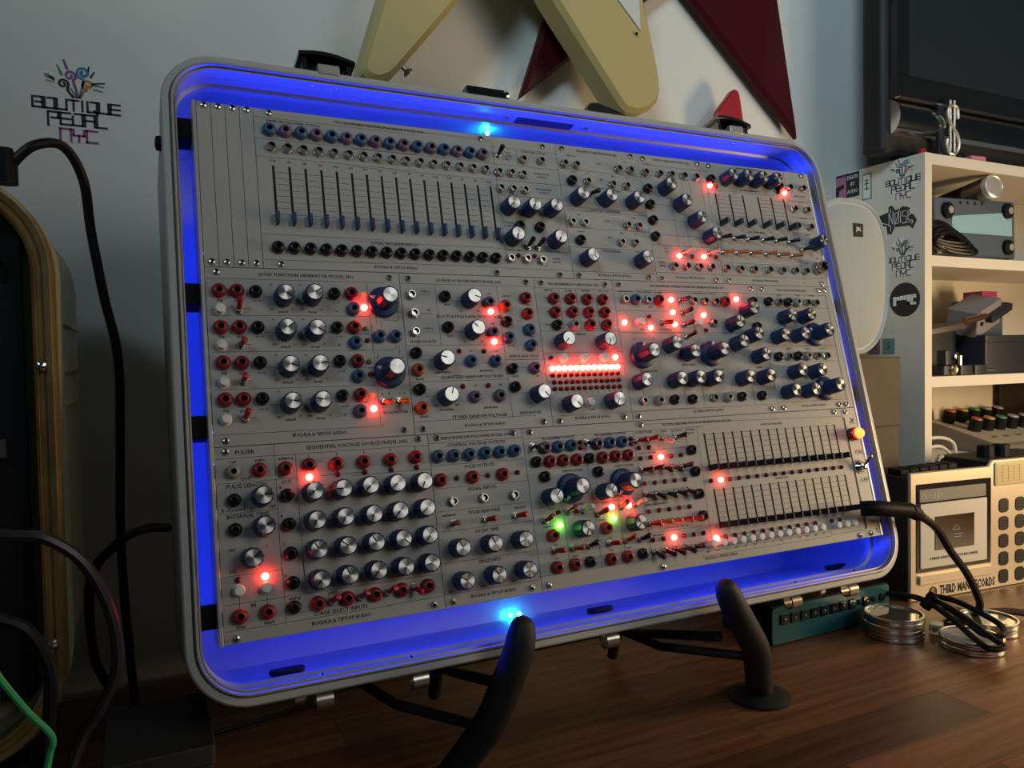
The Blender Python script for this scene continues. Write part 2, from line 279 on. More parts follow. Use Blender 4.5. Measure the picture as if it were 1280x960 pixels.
LAY = {"m296":{"jack":[[55.2,18.9,"B"],[67.4,19.0,"V"],[79.6,19.1,"B"],[91.8,19.2,"V"],[103.9,19.2,"B"],[116.1,19.3,"V"],[128.3,19.4,"B"],[140.5,19.5,"V"],[152.7,19.6,"B"],[164.9,19.7,"V"],[177.1,19.8,"B"],[189.3,19.9,"V"],[201.4,19.9,"B"],[213.6,20.0,"V"],[225.8,20.1,"B"],[238.0,20.2,"V"],[55.9,33.4,"M"],[68.1,33.5,"M"],[80.3,33.6,"M"],[92.5,33.7,"M"],[104.7,33.7,"M"],[116.9,33.8,"M"],[129.1,33.9,"M"],[141.3,34.0,"M"],[153.5,34.1,"M"],[165.7,34.2,"M"],[177.9,34.3,"M"],[190.1,34.4,"M"],[202.3,34.4,"M"],[214.5,34.5,"M"],[226.7,34.6,"M"],[238.9,34.7,"M"],[55.6,116.9,"K"],[67.8,117.0,"K"],[79.9,117.0,"K"],[92.1,117.1,"K"],[104.2,117.2,"K"],[116.4,117.2,"K"],[128.5,117.3,"K"],[140.7,117.4,"K"],[152.8,117.4,"K"],[165.0,117.5,"K"],[177.1,117.6,"K"],[189.3,117.6,"K"],[201.4,117.7,"K"],[213.6,117.8,"K"],[225.7,117.8,"K"],[237.9,117.9,"K"],[278.0,21.2,"M"],[296.8,20.6,"M"],[251.6,36.0,"M"],[264.1,35.7,"M"],[275.9,36.1,"M"],[251.5,51.3,"M"],[263.7,51.4,"M"],[275.7,51.3,"M"],[265.5,86.4,"K"],[285.9,86.4,"K"],[252.2,117.4,"M"],[268.3,117.3,"M"],[283.4,117.9,"M"]],
 "slider":[[56.5,48.5,98.1,0.03,"b"],[68.9,48.6,98.3,0.03,"b"],[81.3,48.7,98.4,0.03,"b"],[93.8,48.8,98.6,0.03,"b"],[106.2,48.8,98.7,0.03,"b"],[118.5,48.9,98.9,0.03,"b"],[130.9,49.0,99.0,0.03,"b"],[143.4,49.1,99.2,0.03,"b"],[155.8,49.2,99.3,0.03,"b"],[168.2,49.3,99.5,0.03,"b"],[180.6,49.4,99.6,0.03,"b"],[192.9,49.5,99.8,0.03,"b"],[205.4,49.5,99.9,0.03,"b"],[217.8,49.6,100.1,0.03,"b"],[230.2,49.7,100.2,0.03,"b"],[242.6,49.8,100.4,0.03,"b"]],
 "text":[[56.3,44.5,2.6,"<100"],[68.6,44.6,2.6,"150"],[80.9,44.7,2.6,"250"],[93.2,44.8,2.6,"350"],[105.5,44.8,2.6,"500"],[117.8,44.9,2.6,"630"],[130.1,45.0,2.6,"800"],[142.4,45.1,2.6,"1K"],[154.7,45.2,2.6,"1.2K"],[167.0,45.3,2.6,"1.6K"],[179.3,45.4,2.6,"2K"],[191.6,45.5,2.6,"2.6K"],[203.9,45.5,2.6,"3.5K"],[216.2,45.6,2.6,"5K"],[228.5,45.7,2.6,"8K"],[240.8,45.8,2.6,">10K"],[146.4,4.7,3.2,"PROGRAMMABLE SPECTRAL PROCESSOR MODEL 296t"],[149.1,109.0,3.4,"LOCAL PROGRAM INPUTS"],[290.6,12.3,2.4,"COMB FILTER OUTPUTS"],[296.5,33.1,2.4,"ATTENUATOR"],[296.5,36.3,2.4,"OUTPUTS"],[296.3,48.5,2.4,"PROGRAMMED"],[296.2,51.9,2.4,"OUTPUTS"],[256.0,83.1,2.2,"PROGRAM"],[255.9,86.3,2.2,"CONTROL"],[258.1,108.7,2.2,"even pre-emph"],[298.1,108.1,2.2,"odd pre-emph"],[299.5,115.3,2.4,"SIGNAL"],[299.6,118.6,2.4,"INPUTS"],[263.6,15.2,2.0,"short"],[264.8,18.1,2.0,"medium"],[262.7,21.6,2.0,"long"],[74.8,10.2,2.8,"ENVELOPE FOLLOWER OUTPUTS"],[148.4,129.2,3.1,"BUCHLA & TIPTOP AUDIO"]],
 "toggle":[[253.8,18.9,253.9,16.3,"N"],[271.6,105.5,272.6,102.1,"N"],[281.2,105.4,283.0,102.1,"N"]],
 "knob":[[256.4,70.0,225],[277.1,70.2,240],[299.1,69.3,225],[256.4,99.1,250],[298.9,99.5,240]],
 "led":[[261.0,114.0,"r"],[276.9,113.9,"r"]],
 "screw":[[56.0,3.7],[238.4,4.5],[301.1,5.1],[57.3,130.0],[238.0,130.7],[300.4,130.7]],
 "line":[[44.3,7.7,178.0,7.7],[44.3,26.2,175.9,26.2],[44.1,41.5,174.3,41.5],[122.6,4.7,248.0,4.7],[120.8,26.8,247.0,26.8],[119.3,43.1,246.9,43.1],[249.5,5.2,249.5,122.0],[246.3,10.4,316.3,10.4],[247.0,27.2,315.9,27.2],[247.1,42.5,315.6,42.5],[247.5,57.0,314.4,57.0],[273.0,10.8,273.0,26.7],[247.2,108.8,313.4,108.8],[45.1,105.8,140.0,105.8],[44.9,126.4,138.0,126.4],[113.7,107.8,245.1,107.8],[112.2,125.4,247.5,125.4],[247.2,126.0,313.1,126.0],[57.8,53.9,67.1,53.9],[70.1,53.9,79.4,53.9],[82.4,53.9,91.7,53.9],[94.7,53.9,104.0,53.9],[107.0,53.9,116.3,53.9],[119.3,53.9,128.6,53.9],[131.6,53.9,140.9,53.9],[143.9,53.9,153.2,53.9],[156.2,53.9,165.5,53.9],[168.5,53.9,177.8,53.9],[180.8,53.9,190.1,53.9],[193.1,53.9,202.4,53.9],[205.4,53.9,214.7,53.9],[217.7,53.9,227.0,53.9],[230.0,53.9,239.3,53.9],[57.8,58.9,67.1,58.9],[70.1,58.9,79.4,58.9],[82.4,58.9,91.7,58.9],[94.7,58.9,104.0,58.9],[107.0,58.9,116.3,58.9],[119.3,58.9,128.6,58.9],[131.6,58.9,140.9,58.9],[143.9,58.9,153.2,58.9],[156.2,58.9,165.5,58.9],[168.5,58.9,177.8,58.9],[180.8,58.9,190.1,58.9],[193.1,58.9,202.4,58.9],[205.4,58.9,214.7,58.9],[217.7,58.9,227.0,58.9],[230.0,58.9,239.3,58.9],[57.8,63.9,67.1,63.9],[70.1,63.9,79.4,63.9],[82.4,63.9,91.7,63.9],[94.7,63.9,104.0,63.9],[107.0,63.9,116.3,63.9],[119.3,63.9,128.6,63.9],[131.6,63.9,140.9,63.9],[143.9,63.9,153.2,63.9],[156.2,63.9,165.5,63.9],[168.5,63.9,177.8,63.9],[180.8,63.9,190.1,63.9],[193.1,63.9,202.4,63.9],[205.4,63.9,214.7,63.9],[217.7,63.9,227.0,63.9],[230.0,63.9,239.3,63.9],[57.8,68.9,67.1,68.9],[70.1,68.9,79.4,68.9],[82.4,68.9,91.7,68.9],[94.7,68.9,104.0,68.9],[107.0,68.9,116.3,68.9],[119.3,68.9,128.6,68.9],[131.6,68.9,140.9,68.9],[143.9,68.9,153.2,68.9],[156.2,68.9,165.5,68.9],[168.5,68.9,177.8,68.9],[180.8,68.9,190.1,68.9],[193.1,68.9,202.4,68.9],[205.4,68.9,214.7,68.9],[217.7,68.9,227.0,68.9],[230.0,68.9,239.3,68.9],[57.8,73.8,67.1,73.8],[70.1,73.8,79.4,73.8],[82.4,73.8,91.7,73.8],[94.7,73.8,104.0,73.8],[107.0,73.8,116.3,73.8],[119.3,73.8,128.6,73.8],[131.6,73.8,140.9,73.8],[143.9,73.8,153.2,73.8],[156.2,73.8,165.5,73.8],[168.5,73.8,177.8,73.8],[180.8,73.8,190.1,73.8],[193.1,73.8,202.4,73.8],[205.4,73.8,214.7,73.8],[217.7,73.8,227.0,73.8],[230.0,73.8,239.3,73.8],[57.8,78.8,67.1,78.8],[70.1,78.8,79.4,78.8],[82.4,78.8,91.7,78.8],[94.7,78.8,104.0,78.8],[107.0,78.8,116.3,78.8],[119.3,78.8,128.6,78.8],[131.6,78.8,140.9,78.8],[143.9,78.8,153.2,78.8],[156.2,78.8,165.5,78.8],[168.5,78.8,177.8,78.8],[180.8,78.8,190.1,78.8],[193.1,78.8,202.4,78.8],[205.4,78.8,214.7,78.8],[217.7,78.8,227.0,78.8],[230.0,78.8,239.3,78.8],[57.8,83.8,67.1,83.8],[70.1,83.8,79.4,83.8],[82.4,83.8,91.7,83.8],[94.7,83.8,104.0,83.8],[107.0,83.8,116.3,83.8],[119.3,83.8,128.6,83.8],[131.6,83.8,140.9,83.8],[143.9,83.8,153.2,83.8],[156.2,83.8,165.5,83.8],[168.5,83.8,177.8,83.8],[180.8,83.8,190.1,83.8],[193.1,83.8,202.4,83.8],[205.4,83.8,214.7,83.8],[217.7,83.8,227.0,83.8],[230.0,83.8,239.3,83.8],[57.8,88.8,67.1,88.8],[70.1,88.8,79.4,88.8],[82.4,88.8,91.7,88.8],[94.7,88.8,104.0,88.8],[107.0,88.8,116.3,88.8],[119.3,88.8,128.6,88.8],[131.6,88.8,140.9,88.8],[143.9,88.8,153.2,88.8],[156.2,88.8,165.5,88.8],[168.5,88.8,177.8,88.8],[180.8,88.8,190.1,88.8],[193.1,88.8,202.4,88.8],[205.4,88.8,214.7,88.8],[217.7,88.8,227.0,88.8],[230.0,88.8,239.3,88.8]]},"m285":{"jack":[[321.5,20.6,"M"],[334.3,20.7,"M"],[381.9,20.4,"M"],[395.6,20.3,"M"],[327.1,37.3,"K"],[344.0,36.6,"M"],[371.9,37.1,"M"],[388.3,37.5,"M"],[320.6,79.0,"M"],[334.1,79.0,"M"],[381.9,78.5,"M"],[394.6,78.6,"M"],[326.9,96.5,"K"],[371.7,96.4,"M"],[387.7,95.9,"M"]],
 "knob":[[329.3,55.3,290],[360.4,54.8,225],[391.2,54.6,225],[330.2,115.1,-50],[390.3,114.6,-60]],
 "toggle":[[345.7,48.7,348.0,49.8,"N"]],
 "screw":[[321.8,4.7],[399.7,4.4],[320.5,130.4],[398.1,130.1]],
 "line":[[315.1,25.0,410.1,25.0],[315.4,41.3,409.1,41.3],[315.7,62.8,407.3,62.8],[316.0,66.5,407.6,66.5],[314.9,83.5,408.4,83.5],[314.6,102.8,408.7,102.8],[314.1,126.2,407.3,126.2]],
 "text":[[360.7,5.2,3.0,"FREQUENCY SHIFTER MODEL 285t"],[330.6,10.8,2.4,"difference"],[391.6,10.8,2.4,"sum"],[360.8,16.3,2.8,"OUT"],[330.8,27.2,2.2,"control"],[346.2,27.2,2.2,"ref"],[361.0,32.6,2.8,"IN"],[375.2,27.7,2.2,"signal"],[391.5,27.1,2.2,"mod"],[377.0,43.4,2.2,"FREQUENCY"],[360.8,64.8,2.8,"BALANCED MODULATOR"],[330.0,70.1,2.2,"ring"],[360.5,75.1,2.8,"OUT"],[391.1,69.8,2.2,"variable"],[329.7,87.1,2.2,"control"],[360.7,91.3,2.8,"IN"],[374.8,86.2,2.2,"signal"],[391.1,86.0,2.2,"ref"],[360.2,105.3,3.0,"MODULATION"],[391.6,104.4,2.2,"amplitude"],[359.8,129.4,3.1,"BUCHLA & TIPTOP AUDIO"]]},"m292":{"jack":[[413.4,20.8,"M"],[430.5,20.9,"M"],[445.0,20.4,"M"],[460.9,20.2,"M"],[476.2,20.0,"M"],[413.0,38.1,"K"],[412.8,54.8,"K"],[413.0,71.2,"K"],[412.7,88.0,"K"],[429.6,117.9,"M"],[444.8,117.8,"M"],[460.1,117.8,"M"],[475.4,117.5,"M"]],
 "knob":[[432.8,36.7,225],[448.5,52.6,50],[463.6,69.5,225],[478.9,85.8,-40]],
 "led":[[438.6,106.6,"R"],[469.4,106.1,"R"],[454.7,106.4,"r"],[485.2,105.9,"r"]],
 "toggle":[[445.7,103.2,448.3,103.1,"W"],[477.2,102.6,479.6,103.0,"W"]],
 "screw":[[414.0,5.3],[482.6,4.0],[413.2,130.6],[480.4,130.3]],
 "line":[[416.3,11.2,494.1,11.2],[409.3,22.9,490.1,22.9],[411.8,34.5,440.4,34.5],[409.3,53.1,455.3,53.1],[409.3,69.0,469.9,69.0],[408.5,85.0,484.4,85.0],[409.1,95.8,491.9,95.8],[408.8,108.9,489.9,108.9],[408.4,124.3,490.7,124.3],[441.0,35.8,441.0,97.9],[454.9,52.7,454.9,97.2],[469.5,69.7,469.5,96.5],[458.0,26.3,458.0,39.8],[467.9,26.3,467.9,39.0],[483.3,25.9,483.3,75.9]],
 "text":[[449.3,4.8,2.9,"QUAD LO-PASS GATE MODEL 292t"],[417.4,10.6,2.3,"OUTPUTS"],[416.6,113.6,2.3,"SIGNAL"],[416.8,117.5,2.3,"INPUTS"],[416.4,94.2,2.0,"cv in"],[424.4,99.0,2.0,"gate"],[424.3,102.6,2.0,"combo"],[424.2,105.6,2.0,"vca"],[448.5,128.8,3.0,"BUCHLA & TIPTOP AUDIO"]]},"m207":{"jack":[[495.9,20.5,"K"],[590.3,20.1,"K"],[605.5,20.3,"M"],[625.5,19.9,"M"],[606.3,45.6,"M"],[625.4,45.7,"M"],[605.8,65.3,"M"],[625.1,65.3,"M"],[494.7,117.7,"M"],[513.2,117.9,"M"],[531.7,117.7,"M"],[552.4,117.4,"M"],[570.7,117.6,"M"],[589.3,117.3,"M"],[604.6,117.3,"M"],[624.6,113.4,"Q"]],
 "knob":[[515.7,19.0,80],[536.5,18.4,80],[557.3,17.9,80],[577.4,17.5,80],[626.5,85.6,80]],
 "led":[[494.0,27.3,"R"],[502.5,27.3,"r"],[597.9,26.9,"R"],[589.0,26.7,"r"]],
 "toggle":[[495.5,84.7,501.7,84.9,"N"],[513.9,84.2,519.9,85.3,"N"],[532.5,84.5,538.2,85.6,"N"],[552.9,84.3,558.6,85.0,"N"],[571.2,84.2,577.5,84.3,"N"],[589.5,84.6,596.7,84.2,"N"],[494.9,100.3,502.4,101.9,"O"],[513.6,100.0,521.2,101.5,"O"],[532.7,99.7,540.2,101.0,"O"],[553.3,99.6,558.5,101.1,"O"],[571.5,99.7,577.9,101.1,"O"],[589.8,100.2,596.3,101.2,"O"],[606.4,92.5,612.8,92.3,"N"]],
 "slider":[[500.1,34.9,71.4,0.05,"k"],[519.0,34.5,71.1,0.05,"k"],[537.0,34.3,70.9,0.05,"k"],[558.3,34.1,70.7,0.05,"k"],[576.9,33.9,70.7,0.05,"k"],[595.2,34.0,70.8,0.05,"k"]],
 "screw":[[497.2,4.4],[628.8,3.8],[496.6,130.2],[626.9,130.3]],
 "line":[[491.5,31.1,600.8,31.1],[491.6,31.2,491.6,37.1],[504.0,36.1,492.5,107.9],[602.8,1.1,602.8,35.9],[600.2,35.9,600.2,59.3],[605.4,18.1,646.9,18.1],[603.5,35.1,644.8,35.1],[602.4,54.1,642.1,54.1],[601.1,72.6,639.3,72.6],[491.0,110.8,601.9,110.8],[490.8,124.3,637.1,124.3],[599.6,59.3,599.6,97.7],[601.3,101.4,601.3,131.6],[501.6,37.3,517.5,37.3],[520.5,37.3,535.5,37.3],[559.8,37.3,575.4,37.3],[578.4,37.3,593.7,37.3],[501.6,41.6,517.5,41.6],[520.5,41.6,535.5,41.6],[559.8,41.6,575.4,41.6],[578.4,41.6,593.7,41.6],[501.6,45.9,517.5,45.9],[520.5,45.9,535.5,45.9],[559.8,45.9,575.4,45.9],[578.4,45.9,593.7,45.9],[501.6,50.2,517.5,50.2],[520.5,50.2,535.5,50.2],[559.8,50.2,575.4,50.2],[578.4,50.2,593.7,50.2],[501.6,54.5,517.5,54.5],[520.5,54.5,535.5,54.5],[559.8,54.5,575.4,54.5],[578.4,54.5,593.7,54.5],[501.6,58.8,517.5,58.8],[520.5,58.8,535.5,58.8],[559.8,58.8,575.4,58.8],[578.4,58.8,593.7,58.8],[501.6,63.1,517.5,63.1],[520.5,63.1,535.5,63.1],[559.8,63.1,575.4,63.1],[578.4,63.1,593.7,63.1]],
 "text":[[554.8,3.4,2.6,"MIXER PREAMPLIFIER MODEL 207t"],[547.8,28.3,2.6,"CHANNEL ASSIGNMENT"],[546.9,75.5,2.6,"LEVEL ADJUSTMENTS"],[620.4,28.9,2.1,"MONO OUTPUTS"],[620.6,35.8,2.0,"MASTER"],[620.2,54.7,2.0,"EXPAND IN"],[620.0,74.2,2.0,"FRONT"],[546.7,122.1,2.2,"INPUTS"],[627.6,100.9,2.2,"MIC"],[609.9,107.3,2.0,"AUDIO"],[546.6,129.1,3.0,"BUCHLA & TIPTOP AUDIO"]]},"m281":{"jack":[[11.4,152.4,"R"],[23.8,152.5,"R"],[36.9,152.7,"K"],[95.2,153.2,"K"],[108.7,152.9,"R"],[109.4,165.3,"V"],[11.2,180.2,"R"],[24.0,180.2,"R"],[36.8,180.4,"K"],[95.3,180.5,"K"],[108.7,180.2,"R"],[108.8,192.5,"B"],[11.6,206.7,"R"],[24.2,207.1,"R"],[36.9,207.1,"K"],[95.2,207.0,"K"],[108.9,207.1,"R"],[108.7,219.3,"B"],[11.5,233.7,"R"],[24.0,233.8,"R"],[36.8,234.0,"K"],[95.1,234.0,"K"],[109.0,233.7,"R"],[107.8,246.4,"V"],[128.2,187.6,"B"],[141.4,187.6,"B"]],
 "knob":[[56.4,157.1,-35],[77.8,156.3,30],[56.2,183.6,30],[77.7,184.1,-35],[56.4,211.5,-20],[77.8,211.3,8],[56.1,238.7,-10],[77.8,238.6,165]],
 "big":[[134.0,159.5],[133.7,216.7]],
 "led":[[118.3,163.7,"R"],[118.6,153.2,"o"],[118.2,180.8,"y"],[118.5,190.6,"r"],[118.7,217.6,"r"],[118.5,207.6,"y"],[118.6,244.8,"R"],[118.6,234.4,"o"]],
 "button":[[11.4,166.6],[11.3,193.6],[11.5,220.7],[11.5,247.9]],
 "toggle":[[24.5,167.0,24.6,161.6,"R"],[24.4,193.6,25.6,192.7,"R"],[24.6,220.9,24.8,219.2,"R"],[24.3,248.3,25.5,244.1,"R"],[126.5,239.7,130.9,241.2,"O"],[139.2,239.6,144.1,241.8,"O"]],
 "screw":[[10.6,137.6],[141.3,138.4],[10.6,263.1],[141.1,262.8]],
 "line":[[3.4,142.5,136.6,142.5],[3.6,170.7,123.0,170.7],[122.3,142.4,122.3,198.5],[41.9,156.1,49.5,156.1],[86.4,156.3,93.4,156.3],[41.8,183.7,49.9,183.7],[86.0,183.8,92.3,183.8],[103.3,184.9,113.9,184.9],[4.3,198.3,121.6,198.3],[3.9,226.2,122.0,226.2],[3.3,258.6,125.5,258.6],[123.1,177.4,123.1,257.7],[41.7,210.8,50.3,210.8],[86.7,210.7,93.6,210.7],[41.6,238.3,50.0,238.3],[86.2,238.2,93.6,238.2],[105.6,211.9,115.0,211.9],[105.0,239.1,115.5,239.1],[127.5,170.1,127.5,176.9],[145.9,169.9,145.9,173.4],[132.9,173.8,145.4,173.8],[131.3,174.2,131.3,179.7],[125.9,198.4,139.5,198.4],[125.8,198.7,125.8,206.1],[140.9,194.1,140.9,198.2],[143.8,194.1,143.8,201.7],[27.5,165.4,32.3,165.4],[27.6,192.8,32.3,192.8],[27.6,220.1,32.2,220.1],[27.5,247.4,32.1,247.4]],
 "text":[[75.8,138.5,3.6,"QUAD FUNCTION GENERATOR MODEL 281t"],[11.6,159.3,3.0,"trig"],[23.7,159.4,3.0,"cycle"],[37.7,159.2,2.6,"c.v. in"],[56.1,167.6,3.0,"attack"],[77.8,167.5,3.0,"decay"],[96.4,159.7,2.4,"c.v. in"],[96.4,166.7,2.6,"A"],[48.5,146.6,2.2,".01"],[48.1,165.7,2.2,".001"],[63.2,165.5,2.2,"10"],[70.4,146.0,2.2,".01"],[70.1,165.5,2.2,".001"],[84.9,165.9,2.2,"10"],[63.2,146.2,2.2,"1"],[85.0,145.6,2.2,"1"],[11.6,186.8,3.0,"trig"],[24.6,186.8,3.0,"cycle"],[37.9,186.9,2.6,"c.v. in"],[56.2,194.8,3.0,"attack"],[77.8,195.0,3.0,"decay"],[96.3,187.1,2.4,"c.v. in"],[96.4,193.8,2.6,"B"],[48.4,173.7,2.2,".01"],[48.2,193.0,2.2,".001"],[63.1,193.4,2.2,"10"],[70.4,173.5,2.2,".01"],[70.3,193.2,2.2,".001"],[85.0,193.1,2.2,"10"],[118.7,184.9,2.2,"ends"],[11.7,213.8,3.0,"trig"],[24.5,214.1,3.0,"cycle"],[37.5,214.1,2.6,"c.v. in"],[56.0,222.0,3.0,"attack"],[77.7,222.1,3.0,"decay"],[96.4,214.2,2.4,"c.v. in"],[96.4,221.1,2.6,"C"],[48.5,201.3,2.2,".01"],[48.3,220.0,2.2,".001"],[63.2,220.1,2.2,"10"],[70.4,201.4,2.2,".01"],[70.1,220.3,2.2,".001"],[85.1,220.2,2.2,"10"],[118.8,212.3,2.2,"ends"],[11.6,241.3,3.0,"trig"],[23.9,241.9,3.0,"cycle"],[37.7,241.2,2.6,"c.v. in"],[56.0,249.9,3.0,"attack"],[77.7,250.1,3.0,"decay"],[96.4,241.6,2.4,"c.v. in"],[96.4,248.4,2.6,"D"],[48.8,228.5,2.2,".01"],[48.1,247.8,2.2,".001"],[63.2,247.7,2.2,"10"],[69.9,248.0,2.2,".001"],[85.1,247.9,2.2,"10"],[76.6,261.9,3.4,"BUCHLA & TIPTOP AUDIO"],[135.8,248.4,3.0,"QUADRATURE"],[126.6,233.5,2.6,"A"],[132.2,233.4,2.6,"B"],[142.7,233.7,2.6,"C - D"],[146.0,167.1,2.4,"B"],[125.8,204.1,2.4,"C"],[146.1,204.4,2.4,"D"]]},"m266":{"jack":[[157.8,152.7,"M"],[158.7,168.3,"M"],[158.0,183.9,"M"],[186.8,153.6,"K"],[226.4,158.2,"V"],[186.7,180.0,"K"],[226.5,184.5,"V"],[241.4,160.9,"O"],[261.9,153.5,"R"],[261.9,167.8,"R"],[241.0,175.0,"K"],[240.7,189.1,"B"],[261.5,182.0,"B"],[261.4,196.1,"B"],[156.8,201.4,"K"],[203.8,209.0,"B"],[225.9,209.1,"B"],[157.1,215.4,"O"],[156.8,231.2,"K"],[203.4,239.0,"V"],[225.7,238.9,"V"],[157.3,246.2,"O"],[240.8,216.2,"K"],[261.8,216.2,"V"],[241.0,231.9,"K"]],
 "knob":[[208.1,156.5,-20],[208.1,183.7,135],[178.2,208.8,165],[178.3,238.4,70],[261.3,239.2,-50]],
 "led":[[227.5,165.9,"R"],[227.3,192.4,"R"],[194.6,200.1,"r"],[217.0,200.4,"r"],[194.3,229.8,"r"],[217.0,229.8,"r"]],
 "screw":[[157.1,138.5],[264.9,138.5],[156.6,262.9],[264.2,262.6]],
 "line":[[150.6,142.4,274.4,142.4],[179.7,143.0,179.7,194.5],[150.9,194.8,235.6,194.8],[236.1,143.0,236.1,257.5],[150.5,224.8,236.2,224.8],[149.3,256.8,257.5,256.8],[192.4,156.7,202.9,156.7],[193.0,183.4,203.4,183.4],[162.2,207.0,172.7,207.0],[161.9,236.8,172.9,236.8],[234.6,208.2,264.7,208.2],[164.5,151.9,175.3,151.9],[164.2,167.8,175.0,167.8],[164.0,183.5,175.4,183.5],[237.0,208.1,273.7,208.1],[247.1,237.2,255.6,237.2],[248.6,215.0,260.5,215.0]],
 "text":[[211.1,139.2,3.3,"SOURCE OF UNCERTAINTY MODEL 266t"],[170.6,149.0,2.4,"+3db/oct"],[172.1,165.0,2.4,"flat"],[170.3,180.6,2.4,"-3db/oct"],[164.5,191.7,3.2,"NOISE SOURCE"],[208.3,170.4,3.6,"FLUCTUATING RANDOM VOLTAGES"],[188.6,159.9,2.6,"input"],[188.4,187.0,2.6,"input"],[228.3,149.5,2.4,"out"],[227.9,176.2,2.4,"out"],[200.6,165.6,2.2,".05"],[216.2,165.4,2.2,"50"],[200.5,192.1,2.2,".05"],[216.2,191.9,2.2,"50"],[243.5,151.4,2.4,"pulse in"],[264.2,159.1,2.2,"out"],[253.2,173.8,2.2,"cv in"],[264.0,187.8,2.2,"out"],[242.9,195.8,2.2,"cv out"],[253.9,205.2,3.2,"SAMPLE AND HOLD"],[178.5,217.2,2.8,"quantization"],[204.2,221.9,3.6,"QUANTIZED RANDOM VOLTAGES"],[217.0,217.0,2.8,"distribution"],[205.4,199.7,2.4,"out"],[228.2,200.0,2.4,"out"],[218.2,210.2,2.4,"n+1"],[195.6,210.5,2.4,"2n"],[158.4,222.5,2.8,"inputs"],[178.4,248.2,2.8,"probability"],[187.6,244.3,2.4,"high"],[169.6,244.6,2.4,"low"],[217.0,248.1,2.8,"distribution"],[206.9,254.9,3.6,"STORED RANDOM VOLTAGES"],[205.5,229.2,2.4,"out"],[228.2,229.2,2.4,"out"],[158.6,252.9,2.8,"inputs"],[243.3,222.4,2.4,"inputs"],[264.3,222.6,2.4,"out"],[253.3,254.3,3.2,"INTEGRATOR"],[254.4,246.6,2.0,".05"],[268.8,246.8,2.0,"50"],[210.6,262.1,3.1,"BUCHLA & TIPTOP AUDIO"]]},"m240":{"jack":[[290.0,153.5,"R"],[289.7,166.0,"R"],[289.7,177.9,"K"],[307.1,153.4,"R"],[307.2,165.8,"R"],[307.3,177.8,"W"],[324.3,153.6,"R"],[324.2,166.0,"R"],[323.8,177.8,"R"],[341.2,153.6,"R"],[341.4,165.9,"R"],[341.5,177.7,"R"]],
 "knob":[[292.1,193.3,225],[334.3,194.1,250],[291.2,248.9,-50],[334.4,248.2,235]],
 "button":[[290.9,207.9],[312.0,207.9],[332.7,207.9],[311.6,248.4]],
 "led":[[279.7,207.6,"r"],[345.9,207.7,"R"],[279.3,216.8,"R"],[285.4,216.8,"R"],[291.5,216.8,"R"],[297.6,216.8,"R"],[303.7,216.8,"R"],[309.8,216.8,"R"],[315.8,216.7,"R"],[321.9,216.7,"R"],[328.0,216.7,"R"],[334.1,216.7,"R"],[340.2,216.7,"R"],[346.3,216.7,"R"],[279.2,222.7,"r"],[285.3,222.7,"r"],[291.3,222.7,"r"],[297.4,222.6,"r"],[303.5,222.6,"r"],[309.6,222.6,"r"],[315.6,222.6,"r"],[321.7,222.6,"r"],[327.8,222.6,"r"],[333.9,222.5,"r"],[339.9,222.5,"r"],[346.0,222.5,"r"],[279.7,229.1,"r"],[285.7,229.1,"r"],[291.7,229.0,"r"],[297.7,229.0,"r"],[303.7,229.0,"r"],[309.7,229.0,"r"],[315.8,228.9,"r"],[321.8,228.9,"r"],[327.8,228.9,"r"],[333.8,228.9,"r"],[339.8,228.8,"r"],[345.8,228.8,"r"],[279.3,234.9,"r"],[285.4,234.9,"r"],[291.4,234.9,"r"],[297.5,234.9,"r"],[303.6,234.9,"r"],[309.7,234.9,"r"],[315.7,234.9,"r"],[321.8,234.9,"r"],[327.9,234.9,"r"],[334.0,234.9,"r"],[340.0,234.9,"r"],[346.1,234.9,"r"]],
 "screw":[[279.9,138.7],[346.8,138.8],[279.9,262.9],[345.9,262.6]],
 "line":[[273.5,143.2,355.4,143.2],[273.7,182.9,354.9,182.9],[273.8,202.6,355.3,202.6],[273.8,213.6,354.7,213.6],[272.7,258.4,354.9,258.4],[296.9,143.8,296.9,182.5],[314.9,144.1,314.9,182.5],[335.2,144.5,335.2,182.6],[299.0,152.3,306.8,152.3],[297.9,164.9,305.6,164.9],[298.6,176.7,306.3,176.7]],
